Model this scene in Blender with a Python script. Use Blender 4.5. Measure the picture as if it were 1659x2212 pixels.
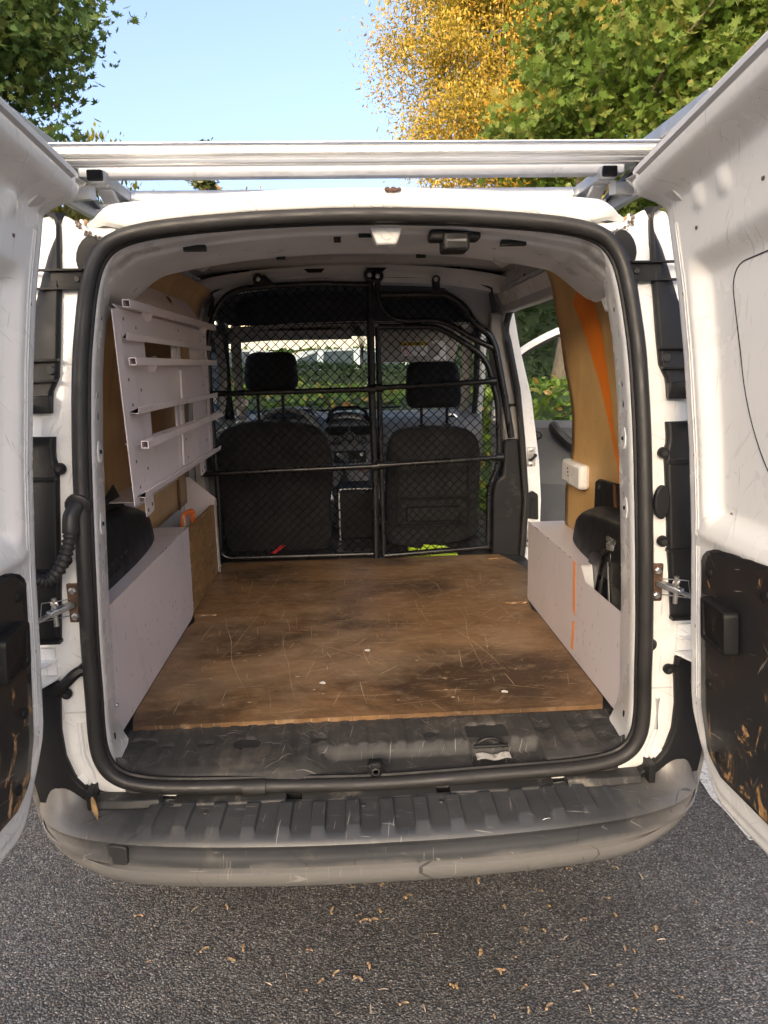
import bpy, bmesh, math, random
import numpy as np
from mathutils import Vector, Matrix, Euler
R = math.radians
scene = bpy.context.scene
for o in list(bpy.data.objects): bpy.data.objects.remove(o, do_unlink=True)
COL = scene.collection

# ------------------------------------------------------------------ camera, sky, sun, exposure
CAM = Vector((-0.0385, -1.45, 1.48))
PITCH, YAW, ROLL = R(11.612), R(2.742), R(-1.181)
_f = Vector((math.sin(YAW)*math.cos(PITCH), math.cos(YAW)*math.cos(PITCH), -math.sin(PITCH)))
_r = Vector((math.cos(YAW), -math.sin(YAW), 0)); _u = _r.cross(_f)
_r2 = _r*math.cos(ROLL)+_u*math.sin(ROLL); _u2 = -_r*math.sin(ROLL)+_u*math.cos(ROLL)
cd = bpy.data.cameras.new('camera'); cam = bpy.data.objects.new('camera', cd); COL.objects.link(cam)
cam.matrix_world = Matrix(((_r2.x, _u2.x, -_f.x, CAM.x), (_r2.y, _u2.y, -_f.y, CAM.y), (_r2.z, _u2.z, -_f.z, CAM.z), (0, 0, 0, 1)))
cd.sensor_fit = 'VERTICAL'; cd.sensor_height = 36.0; cd.lens = 36*1534/2212
cd.clip_start = 0.02; cd.clip_end = 1500
scene.camera = cam

SUN_EL, SUN_DIR = 8.0, Vector((-0.26, -0.966, 0)).normalized()      # direction from the scene towards the sun
world = bpy.data.worlds.new('World'); scene.world = world; world.use_nodes = True
wn = world.node_tree; wn.nodes.clear()
wo = wn.nodes.new('ShaderNodeOutputWorld'); wb = wn.nodes.new('ShaderNodeBackground'); ws = wn.nodes.new('ShaderNodeTexSky')
ws.sky_type = 'NISHITA'; ws.sun_disc = False; ws.sun_elevation = R(SUN_EL)
ws.sun_rotation = math.atan2(SUN_DIR.x, SUN_DIR.y); ws.altitude = 50; ws.air_density = 0.40; ws.dust_density = 7.0; ws.ozone_density = 0.3
wb.inputs['Strength'].default_value = 0.15
wn.links.new(ws.outputs[0], wb.inputs[0]); wn.links.new(wb.outputs[0], wo.inputs[0])
sd = bpy.data.lights.new('sun', 'SUN'); sun = bpy.data.objects.new('sun', sd); COL.objects.link(sun)
sd.energy = 3.5; sd.angle = R(0.5); sd.color = (1.0, 0.66, 0.36)
_sv = Vector((SUN_DIR.x*math.cos(R(SUN_EL)), SUN_DIR.y*math.cos(R(SUN_EL)), math.sin(R(SUN_EL))))
sun.rotation_euler = _sv.to_track_quat('Z', 'Y').to_euler()
scene.render.engine = 'CYCLES'
scene.view_settings.view_transform = 'Standard'; scene.view_settings.look = 'None'
scene.view_settings.gamma = 1.0; scene.view_settings.exposure = 2.5; scene.view_settings.use_curve_mapping = False
scene.render.resolution_x = 768; scene.render.resolution_y = 1024
scene.cycles.max_bounces = 10; scene.cycles.transparent_max_bounces = 24
scene.cycles.diffuse_bounces = 5

# ------------------------------------------------------------------ node helpers and materials
class NT:
    def __init__(s, name):
        s.m = bpy.data.materials.new(name); s.m.use_nodes = True
        s.t = s.m.node_tree; s.t.nodes.clear()
        s.out = s.t.nodes.new('ShaderNodeOutputMaterial')
        s.tc = s.t.nodes.new('ShaderNodeTexCoord')
    def n(s, typ, **kw):
        o = s.t.nodes.new(typ)
        for k, v in kw.items(): setattr(o, k, v)
        return o
    def set(s, sock, v):
        if v is None: return
        if hasattr(v, 'is_linked') or isinstance(v, bpy.types.NodeSocket): s.t.links.new(v, sock)
        else:
            if isinstance(v, tuple) and len(v) == 3 and sock.type == 'RGBA': v = (*v, 1)
            sock.default_value = v
    def co(s, scale=(1, 1, 1), rot=(0, 0, 0), loc=(0, 0, 0), src='Object'):
        mp = s.n('ShaderNodeMapping'); s.t.links.new(s.tc.outputs[src], mp.inputs[0])
        mp.inputs['Scale'].default_value = scale; mp.inputs['Rotation'].default_value = rot; mp.inputs['Location'].default_value = loc
        return mp.outputs[0]
    def noise(s, scale=5, detail=4, rough=.55, vec=None, dist=0):
        o = s.n('ShaderNodeTexNoise'); o.inputs['Scale'].default_value = scale; o.inputs['Detail'].default_value = detail
        o.inputs['Roughness'].default_value = rough; o.inputs['Distortion'].default_value = dist
        s.t.links.new(vec or s.tc.outputs['Object'], o.inputs['Vector']); return o.outputs['Fac']
    def voro(s, scale=5, vec=None, feature='F1', out='Distance', rnd=1.0):
        o = s.n('ShaderNodeTexVoronoi', feature=feature); o.inputs['Scale'].default_value = scale; o.inputs['Randomness'].default_value = rnd
        s.t.links.new(vec or s.tc.outputs['Object'], o.inputs['Vector']); return o.outputs[out]
    def ramp(s, fac, stops, interp='LINEAR'):
        o = s.n('ShaderNodeValToRGB'); o.color_ramp.interpolation = interp
        el = o.color_ramp.elements
        while len(el) < len(stops): el.new(.5)
        for e, (p, c) in zip(el, stops):
            e.position = p; e.color = (*c, 1) if isinstance(c, tuple) else (c, c, c, 1)
        s.t.links.new(fac, o.inputs[0]); return o.outputs[0]
    def mix(s, fac, a, b, mode='MIX'):
        o = s.n('ShaderNodeMix', data_type='RGBA', blend_type=mode)
        s.set(o.inputs[0], fac); s.set(o.inputs[6], a); s.set(o.inputs[7], b); return o.outputs[2]
    def math(s, op, a, b=None, clamp=False):
        o = s.n('ShaderNodeMath', operation=op, use_clamp=clamp); s.set(o.inputs[0], a)
        if b is not None: s.set(o.inputs[1], b)
        return o.outputs[0]
    def bump(s, h, strength=.3, dist=.01, normal=None):
        o = s.n('ShaderNodeBump'); o.inputs['Strength'].default_value = strength; o.inputs['Distance'].default_value = dist
        s.t.links.new(h, o.inputs['Height'])
        if normal is not None: s.t.links.new(normal, o.inputs['Normal'])
        return o.outputs[0]
    def principled(s, col, rough=.5, metal=0., normal=None, coat=0., spec=.5, sheen=0.):
        p = s.n('ShaderNodeBsdfPrincipled'); s.set(p.inputs['Base Color'], col); s.set(p.inputs['Roughness'], rough)
        s.set(p.inputs['Metallic'], metal); p.inputs['Coat Weight'].default_value = coat; p.inputs['Coat Roughness'].default_value = .08
        p.inputs['Specular IOR Level'].default_value = spec; p.inputs['Sheen Weight'].default_value = sheen
        if normal is not None: s.t.links.new(normal, p.inputs['Normal'])
        return p.outputs[0]
    def done(s, shader): s.t.links.new(shader, s.out.inputs[0]); return s.m

def scratches(t, scale, stretch, thr, angles, seed=0.):
    """thin bright lines: very stretched noise, several directions -> 0..1 mask"""
    tot = None
    for i, a in enumerate(angles):
        v = t.co(scale=(1/scale, 1/(scale*stretch), 1/scale), rot=(a[0], a[1], a[2]), loc=(seed+i*3.1, seed*.7-i, i*1.7))
        v.node.vector_type = 'TEXTURE'                       # rotate first, then stretch
        f = t.noise(1.0, 2, .5, v)
        m = t.ramp(f, [(thr, 0.), (thr+.025, 1.)])
        tot = m if tot is None else t.math('MAXIMUM', tot, m)
    return tot

def basic(name, col, rough=.5, metal=0., var=.12, vs=6., bump=0., bs=200., coat=0., spec=.5, dirt=None, dthr=.62, ds=5., rvar=.12):
    t = NT(name)
    f = t.noise(vs, 5, .6)
    lo = tuple(max(0, c*(1-var)) for c in col); hi = tuple(min(1, c*(1+var)) for c in col)
    c = t.ramp(f, [(.3, lo), (.7, hi)])
    if dirt:
        d = t.ramp(t.noise(ds, 8, .68), [(dthr, 0.), (dthr+.12, 1.)])
        c = t.mix(d, c, dirt)
    r = t.ramp(t.noise(vs*2.3, 4), [(.3, max(0, rough-rvar)), (.7, min(1, rough+rvar))])
    nm = t.bump(t.noise(bs, 3, .6), bump, .002) if bump else None
    return t.done(t.principled(c, r, metal, nm, coat, spec))

def mat_white():
    t = NT('white_van_paint')
    c = t.ramp(t.noise(3, 4), [(.3, (.83, .83, .81)), (.7, (.87, .865, .85))])
    d = t.ramp(t.noise(7, 9, .72), [(.62, 0.), (.82, .5)])
    c = t.mix(d, c, (.55, .52, .46))
    sp = t.ramp(t.voro(55), [(.035, 1.), (.06, 0.)])
    gate = t.ramp(t.noise(4.5, 3), [(.56, 0.), (.64, 1.)])
    c = t.mix(t.math('MULTIPLY', sp, gate), c, (.10, .09, .08))
    sc = scratches(t, 9, 26, .69, [(0, 0, .3), (.9, .5, 0), (0, .8, 1.0)], 2.)
    c = t.mix(t.math('MULTIPLY', sc, .35), c, (.36, .35, .34))
    r = t.ramp(t.noise(6, 5), [(.3, .2), (.75, .38)])
    nm = t.bump(t.noise(4, 3), .05, .01)
    return t.done(t.principled(c, r, 0, nm, .35))

def mat_floor():
    t = NT('worn_plywood_floor')
    g = t.noise(1.5, 10, .66, t.co((5, 22, 20)), .7)
    c = t.ramp(g, [(.28, (.150, .078, .032)), (.5, (.235, .130, .056)), (.74, (.315, .185, .088))])
    fine = t.noise(1, 8, .75, t.co((40, 190, 60)))
    c = t.mix(.30, c, t.ramp(fine, [(.3, (.10, .052, .022)), (.7, (.37, .225, .112))]))
    big = t.noise(1.7, 9, .62, t.co((1.0, 1.35, 1), loc=(.55, 1.9, 0)), .5)
    c = t.mix(t.math('MULTIPLY', t.ramp(big, [(.45, 0.), (.61, 1.)]), .80), c, (.034, .021, .013))
    blot = t.noise(6.5, 9, .7, t.co((.8, 1.5, 1), loc=(4, 2, 0)), .4)
    c = t.mix(t.ramp(blot, [(.57, 0.), (.74, .65)]), c, (.032, .021, .013))
    pale = t.noise(2.3, 7, .62, t.co((1, 1.1, 1), loc=(7, 1, 3)))
    c = t.mix(t.ramp(pale, [(.50, 0.), (.70, .6)]), c, (.40, .275, .165))
    dust = t.noise(16, 9, .72, t.co((1, 1.6, 1), loc=(1, 8, 0)))
    c = t.mix(t.ramp(dust, [(.54, 0.), (.70, .42)]), c, (.42, .32, .21))
    sc = scratches(t, 9, 34, .70, [(0, 0, .05), (0, 0, .12), (0, 0, -.1), (0, 0, .9), (0, 0, 2.1)], 5.3)
    c = t.mix(t.math('MULTIPLY', sc, .35), c, (.52, .38, .24))
    sp = t.ramp(t.voro(85), [(.05, 1.), (.09, 0.)])
    c = t.mix(t.math('MULTIPLY', sp, t.ramp(t.noise(7, 3), [(.58, 0.), (.66, .7)])), c, (.60, .50, .38))
    r = t.ramp(big, [(.35, .40), (.7, .56)])
    nm = t.bump(t.mix(.5, g, fine), .22, .003)
    return t.done(t.principled(c, r, 0, nm, 0, .45))

def mat_ply(name, a, b, speck=0., grain=(18, 18, 1.6)):
    t = NT(name)
    g = t.noise(1.3, 8, .62, t.co(grain), .8)
    c = t.ramp(g, [(.32, a), (.68, b)])
    bl = t.ramp(t.noise(3, 5), [(.35, .72), (.7, 1.08)])
    c = t.mix(1., c, bl, 'MULTIPLY')
    if speck:
        s_ = t.ramp(t.voro(70, t.co((1, 1, .7))), [(.10, 1.), (.16, 0.)])
        gate = t.ramp(t.noise(14, 5), [(.5, 0.), (.62, 1.)])
        c = t.mix(t.math('MULTIPLY', t.math('MULTIPLY', s_, gate), speck), c, (.07, .04, .015))
    return t.done(t.principled(c, t.ramp(g, [(.3, .42), (.7, .62)]), 0, t.bump(g, .12, .002), 0, .4))

def mat_osb():
    t = NT('oriented_strand_board')
    v = t.co((10, 10, 24), rot=(.5, 0, 0)); vo = t.n('ShaderNodeTexVoronoi'); vo.inputs['Scale'].default_value = 2.2; t.t.links.new(v, vo.inputs[0])
    c = t.ramp(t.noise(3, 8, .7, t.co((6, 6, 14), rot=(.35, 0, 0)), 2.), [(.25, (.11, .055, .02)), (.5, (.30, .165, .06)), (.75, (.42, .26, .12))])
    c = t.mix(.45, c, t.ramp(vo.outputs['Color'], [(.1, (.14, .07, .025)), (.9, (.45, .28, .13))]))
    dk = t.ramp(t.noise(16, 5, .6, t.co((1, 1, 3))), [(.60, 0.), (.70, .8)])
    c = t.mix(dk, c, (.05, .026, .012))
    ch = t.ramp(t.noise(20, 4, .5, t.co((1, 1, 2.6), loc=(2, 5, 1))), [(.68, 0.), (.72, .7)])
    c = t.mix(ch, c, (.62, .46, .28))
    return t.done(t.principled(c, .5, 0, t.bump(t.noise(30, 4), .3, .003)))

def mat_sheet():
    t = NT('lilac_white_sheet_metal')
    c = t.ramp(t.noise(3, 3), [(.3, (.66, .605, .63)), (.7, (.71, .655, .68))])
    d = t.ramp(t.noise(7, 9, .74, t.co((1, 1.4, .6))), [(.55, 0.), (.78, .6)])
    c = t.mix(d, c, (.40, .34, .33))
    sp = t.ramp(t.voro(38, t.co((1, 1, .45))), [(.05, 1.), (.085, 0.)])
    gate = t.ramp(t.noise(6, 3), [(.49, 0.), (.58, .9)])
    c = t.mix(t.math('MULTIPLY', sp, gate), c, (.12, .09, .085))
    sc = scratches(t, 7, 30, .70, [(0, .4, .3), (1.2, .5, 0)], 3.)
    c = t.mix(t.math('MULTIPLY', sc, .4), c, (.75, .72, .72))
    return t.done(t.principled(c, t.ramp(t.noise(5, 4), [(.3, .27), (.7, .45)]), 0, t.bump(t.noise(5, 2), .04, .01), .15))

def mat_bumper():
    t = NT('bumper_plastic')
    c = t.ramp(t.noise(2.6, 5, .6, t.co((1, 2, 2))), [(.3, (.028, .030, .034)), (.7, (.058, .060, .064))])
    # paler lower skirt with an uneven upper edge
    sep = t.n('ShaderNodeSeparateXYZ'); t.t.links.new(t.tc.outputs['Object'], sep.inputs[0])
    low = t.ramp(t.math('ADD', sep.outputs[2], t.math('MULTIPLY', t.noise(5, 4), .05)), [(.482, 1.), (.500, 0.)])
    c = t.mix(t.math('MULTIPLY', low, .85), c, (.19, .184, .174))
    cor = t.ramp(t.math('ADD', t.math('ABSOLUTE', sep.outputs[0]), t.math('MULTIPLY', t.noise(4, 7, .7), .35)), [(.72, 0.), (.93, .75)])  # warm reflection painted in as beige towards both corners
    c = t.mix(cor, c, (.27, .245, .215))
    mk = scratches(t, 7, 14, .70, [(0, .3, .4), (.4, 1.2, 0), (0, 1.9, .9)], 8.)
    c = t.mix(t.math('MULTIPLY', mk, .8), c, (.03, .03, .032))
    mk2 = scratches(t, 10, 24, .70, [(0, .2, 1.4), (.4, .9, .2)], 15.)
    c = t.mix(t.math('MULTIPLY', mk2, .5), c, (.38, .36, .33))
    dust = t.ramp(t.noise(12, 7, .7), [(.57, 0.), (.78, .28)])
    c = t.mix(dust, c, (.24, .215, .18))
    r = t.ramp(t.noise(5, 6, .65), [(.3, .27), (.7, .48)])
    return t.done(t.principled(c, r, 0, t.bump(t.noise(420, 2), .08, .001), 0, .6))

def mat_sill():
    t = NT('scuffed_black_plastic')
    c = t.ramp(t.noise(9, 6, .65), [(.3, (.032, .032, .033)), (.7, (.062, .060, .058))])
    d = t.ramp(t.noise(11, 8, .72, t.co((.6, 1, 1))), [(.52, 0.), (.78, .55)])
    c = t.mix(d, c, (.20, .175, .145))
    sc = scratches(t, 9, 26, .70, [(0, 0, .1), (0, 0, .7), (0, 0, 1.4), (.5, 0, 2.2)], 4.)
    c = t.mix(t.math('MULTIPLY', sc, .5), c, (.33, .31, .28))
    return t.done(t.principled(c, t.ramp(t.noise(7, 4), [(.3, .5), (.7, .7)]), 0, t.bump(t.noise(300, 2), .12, .001), 0, .3))

def mat_liner():
    t = NT('scratched_black_faced_board')
    c = t.ramp(t.noise(6, 5), [(.3, (.016, .016, .018)), (.7, (.026, .026, .028))])
    sep = t.n('ShaderNodeSeparateXYZ'); t.t.links.new(t.tc.outputs['Object'], sep.inputs[0])
    lowz = t.n('ShaderNodeMapRange'); lowz.inputs[1].default_value = 1.05; lowz.inputs[2].default_value = .62; t.t.links.new(sep.outputs[2], lowz.inputs[0])
    f = t.noise(9.5, 12, .76, t.co((1, 1.3, .7), rot=(.5, 0, 0)), 1.6)
    thr = t.math('ADD', t.math('MULTIPLY', lowz.outputs[0], .15), f)
    tear = t.ramp(thr, [(.655, 0.), (.672, 1.)])
    c = t.mix(t.ramp(thr, [(.61, 0.), (.66, .8)]), c, (.085, .05, .03))
    wood = t.ramp(t.noise(30, 6), [(.35, (.42, .21, .07)), (.65, (.66, .42, .20))])
    c = t.mix(tear, c, wood)
    sc = scratches(t, 8, 24, .725, [(.5, 0, .3), (1.3, 0, 0), (2.3, 0, .3)], 6.)
    c = t.mix(t.math('MULTIPLY', sc, .6), c, (.45, .38, .30))
    return t.done(t.principled(c, t.ramp(tear, [(0, .34), (1, .75)]), 0, t.bump(tear, .25, -.002)))

def mat_asphalt():
    t = NT('coarse_asphalt')
    vo = t.n('ShaderNodeTexVoronoi'); vo.inputs['Scale'].default_value = 190; t.t.links.new(t.tc.outputs['Object'], vo.inputs[0])
    s2 = t.n('ShaderNodeSeparateColor'); t.t.links.new(vo.outputs['Color'], s2.inputs[0])
    base = t.ramp(s2.outputs[0], [(.0, (.10, .098, .096)), (.45, (.16, .157, .153)), (.75, (.22, .214, .207)), (.93, (.30, .29, .275)), (.985, (.48, .45, .41))])
    warm = t.ramp(s2.outputs[1], [(.90, 0.), (.97, .6)])
    base = t.mix(warm, base, (.17, .095, .055))
    gap = t.ramp(vo.outputs['Distance'], [(.30, 1.), (.66, .38)])
    c = t.mix(1., base, gap, 'MULTIPLY')
    vo2 = t.voro(75, out='Color'); s3 = t.n('ShaderNodeSeparateColor'); t.t.links.new(vo2, s3.inputs[0])
    c = t.mix(t.ramp(s3.outputs[0], [(.9, 0.), (.95, .5)]), c, (.16, .145, .125))
    big = t.ramp(t.noise(1.6, 7, .6, None, .5), [(.3, .68), (.7, 1.22)])
    c = t.mix(1., c, big, 'MULTIPLY')
    oil = t.ramp(t.noise(3.1, 6, .6, t.co(loc=(2.2, .3, 0))), [(.60, 0.), (.72, .55)])
    c = t.mix(oil, c, (.045, .040, .036))
    h = t.ramp(vo.outputs['Distance'], [(0, 1.), (.7, 0.)])
    return t.done(t.principled(c, .72, 0, t.bump(h, .7, .005), 0, .45))

def mat_leaf(name, cols, trans=.35, rough=.5):
    t = NT(name)
    g = t.n('ShaderNodeNewGeometry'); oi = t.n('ShaderNodeObjectInfo')
    r = t.math('FRACT', t.math('ADD', g.outputs['Random Per Island'], oi.outputs['Random']))
    c = t.ramp(r, cols)
    nz = t.ramp(t.noise(9, 3), [(.3, .8), (.7, 1.15)]); c = t.mix(1., c, nz, 'MULTIPLY')
    p = t.principled(c, rough, 0, None, 0, .35)
    tr = t.n('ShaderNodeBsdfTranslucent'); t.t.links.new(t.mix(.45, c, (.30, .34, .04)), tr.inputs[0])
    mx = t.n('ShaderNodeMixShader'); mx.inputs[0].default_value = trans
    t.t.links.new(p, mx.inputs[1]); t.t.links.new(tr.outputs[0], mx.inputs[2])
    return t.done(mx.outputs[0])

def mat_glass(name, tint, refl=.08):
    t = NT(name)
    tr = t.n('ShaderNodeBsdfTransparent'); tr.inputs[0].default_value = (*tint, 1)
    gl = t.n('ShaderNodeBsdfGlossy'); gl.inputs[1].default_value = .02; gl.inputs[0].default_value = (1, 1, 1, 1)
    lw = t.n('ShaderNodeFresnel'); lw.inputs[0].default_value = 1.35
    mx = t.n('ShaderNodeMixShader'); t.t.links.new(lw.outputs[0], mx.inputs[0])
    t.t.links.new(tr.outputs[0], mx.inputs[1]); t.t.links.new(gl.outputs[0], mx.inputs[2])
    return t.done(mx.outputs[0])

def mat_bark(name, a, b):
    t = NT(name)
    g = t.noise(2, 9, .7, t.co((14, 14, 3)), .6)
    return t.done(t.principled(t.ramp(g, [(.3, a), (.7, b)]), .9, 0, t.bump(g, .8, .02)))

def mat_grass():
    t = NT('lawn_soil'); c = t.ramp(t.noise(8, 8, .7), [(.3, (.035, .06, .015)), (.7, (.08, .12, .03))])
    return t.done(t.principled(c, .9, 0, t.bump(t.noise(40, 4), .6, .02)))

W = mat_white()
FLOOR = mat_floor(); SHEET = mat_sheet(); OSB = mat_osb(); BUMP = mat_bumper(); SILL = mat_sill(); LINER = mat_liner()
PLY_L = mat_ply('golden_plywood', (.48, .30, .135), (.64, .43, .22))
PLY_R = mat_ply('speckled_brown_hardboard', (.58, .355, .13), (.70, .45, .19), .9, (5, 5, 3))
ORANGE = mat_ply('orange_spray_paint', (.92, .22, .015), (.97, .28, .03), .5, (8, 8, 8))
ORANGE2 = basic('faded_orange_paint', (.85, .36, .16), .6, var=.1, dirt=(.60, .53, .55), dthr=.66, ds=22)
RUBBER = basic('black_rubber', (.022, .021, .021), .5, var=.25, vs=9, bump=.15, bs=120, dirt=(.10, .085, .075), dthr=.64, ds=8)
PLAST = basic('black_plastic', (.013, .013, .014), .5, var=.2, bump=.12, bs=260, spec=.3, dirt=(.05, .047, .044), dthr=.62, ds=9)
PLAST_D = basic('dusty_black_plastic', (.03, .03, .03), .5, var=.25, bump=.15, bs=260, dirt=(.16, .145, .125), dthr=.56, ds=14)
TUBEB = basic('black_powder_coat', (.010, .010, .011), .3, var=.2, bump=.05, bs=90)
WIRE = basic('black_wire', (.005, .005, .006), .5, var=.1, spec=.25)
FABRIC = basic('black_seat_fabric', (.018, .018, .019), .85, var=.25, bump=.35, bs=500)
DASH = basic('charcoal_dashboard', (.13, .137, .145), .55, var=.12, bump=.2, bs=350)
DASH2 = basic('dark_grey_trim', (.085, .09, .10), .5, var=.12, bump=.2, bs=350)
BEIGE = basic('beige_headliner', (.40, .37, .335), .85, var=.08, bump=.2, bs=300)
DARKLN = basic('dark_blue_overhead_lining', (.05, .051, .06), .8, var=.15)
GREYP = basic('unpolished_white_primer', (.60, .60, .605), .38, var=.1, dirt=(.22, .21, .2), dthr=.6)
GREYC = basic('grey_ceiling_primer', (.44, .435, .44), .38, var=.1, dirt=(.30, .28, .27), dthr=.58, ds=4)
ALU = basic('matte_aluminium', (.60, .605, .61), .33, metal=.92, var=.05, vs=12, rvar=.05)
ALU_D = basic('dull_aluminium', (.56, .565, .57), .42, metal=.8, var=.10, vs=14, dirt=(.42, .40, .37), dthr=.6, ds=16)
STEEL = basic('zinc_steel', (.55, .54, .52), .35, metal=.9, var=.15, vs=30, dirt=(.22, .13, .08), dthr=.62, ds=30)
RUST = basic('rusty_brown', (.10, .055, .035), .8, var=.4, vs=60, bump=.4, bs=200)
DIRT = basic('grime', (.13, .10, .08), .95, var=.4, vs=50)
SILVER = basic('silver_trim', (.62, .63, .64), .28, metal=.85, var=.05)
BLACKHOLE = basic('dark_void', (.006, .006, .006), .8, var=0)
PAPER = basic('white_paper', (.80, .79, .77), .8, var=.04)
YELLOW = basic('label_yellow', (.55, .38, .03), .6, var=.05)
BLACKPR = basic('label_black_print', (.015, .015, .015), .6, var=0)
REDPR = basic('red_print', (.55, .03, .02), .6, var=.05)
REDSTRAP = basic('red_webbing', (.50, .02, .03), .7, var=.15)
ORPLAST = basic('orange_plastic', (.78, .20, .05), .45, var=.1)
ROPE = basic('pale_rope', (.42, .37, .30), .9, var=.2)
LIME = basic('lime_plastic_bag', (.42, .62, .03), .4, var=.15)
GLASS = mat_glass('clear_window_glass', (.88, .94, .91))
GLASSD = mat_glass('tinted_car_glass', (.12, .16, .17))
ASPH = mat_asphalt()
LINEW = basic('worn_white_road_paint', (.62, .62, .60), .8, var=.15, vs=60, dirt=(.06, .058, .055), dthr=.53, ds=45, bump=.5, bs=150)
SEED = basic('dry_maple_key', (.46, .31, .17), .8, var=.35, vs=60)
LEAFDRY = basic('dry_leaf_scrap', (.40, .26, .12), .8, var=.35, vs=60)
CHIP = basic('pale_wood_chip', (.60, .47, .33), .85, var=.2, vs=50)

# ------------------------------------------------------------------ mesh helpers
def lerp(a, b, t): return a+(b-a)*t
def sstep(a, b, x):
    t = min(max((x-a)/(b-a), 0), 1); return t*t*(3-2*t)
def interp(x, tab):
    if x <= tab[0][0]: return tab[0][1]
    for (x0, y0), (x1, y1) in zip(tab, tab[1:]):
        if x <= x1: return lerp(y0, y1, (x-x0)/(x1-x0))
    return tab[-1][1]
def catmull(pts, n=6, closed=False):
    P = [Vector(p) for p in pts]; out = []; N = len(P)
    rng = range(N if closed else N-1)
    for i in rng:
        p0 = P[(i-1) % N] if (closed or i > 0) else P[0]*2-P[1]
        p1 = P[i]; p2 = P[(i+1) % N]; p3 = P[(i+2) % N] if (closed or i+2 < N) else P[-1]*2-P[-2]
        for k in range(n):
            t = k/n
            out.append(.5*((2*p1)+(p2-p0)*t+(2*p0-5*p1+4*p2-p3)*t*t+(3*p1-p0-3*p2+p3)*t**3))
    if not closed: out.append(P[-1])
    return out
def fillet(pts, r, n=5):
    """round the inner corners of an open polyline"""
    P = [Vector(p) for p in pts]; out = [P[0]]
    for a, b, c in zip(P, P[1:], P[2:]):
        d1 = (a-b); d2 = (c-b); rr = min(r, d1.length*.45, d2.length*.45)
        p = b+d1.normalized()*rr; q = b+d2.normalized()*rr
        for k in range(n+1):
            t = k/n; out.append((p*(1-t)+b*t)*(1-t)+(b*(1-t)+q*t)*t)
    out.append(P[-1]); return out
def round_poly(pts, r, n=4):
    P = [Vector(p) for p in pts]; N = len(P); out = []
    rs = r if isinstance(r, (list, tuple)) else [r]*N
    for i in range(N):
        a, b, c = P[i-1], P[i], P[(i+1) % N]; d1 = a-b; d2 = c-b
        rr = min(rs[i], d1.length*.48, d2.length*.48)
        if rr < 1e-6: out.append(b); continue
        p = b+d1.normalized()*rr; q = b+d2.normalized()*rr
        for k in range(n+1):
            t = k/n; out.append((p*(1-t)+b*t)*(1-t)+(b*(1-t)+q*t)*t)
    return out

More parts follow.
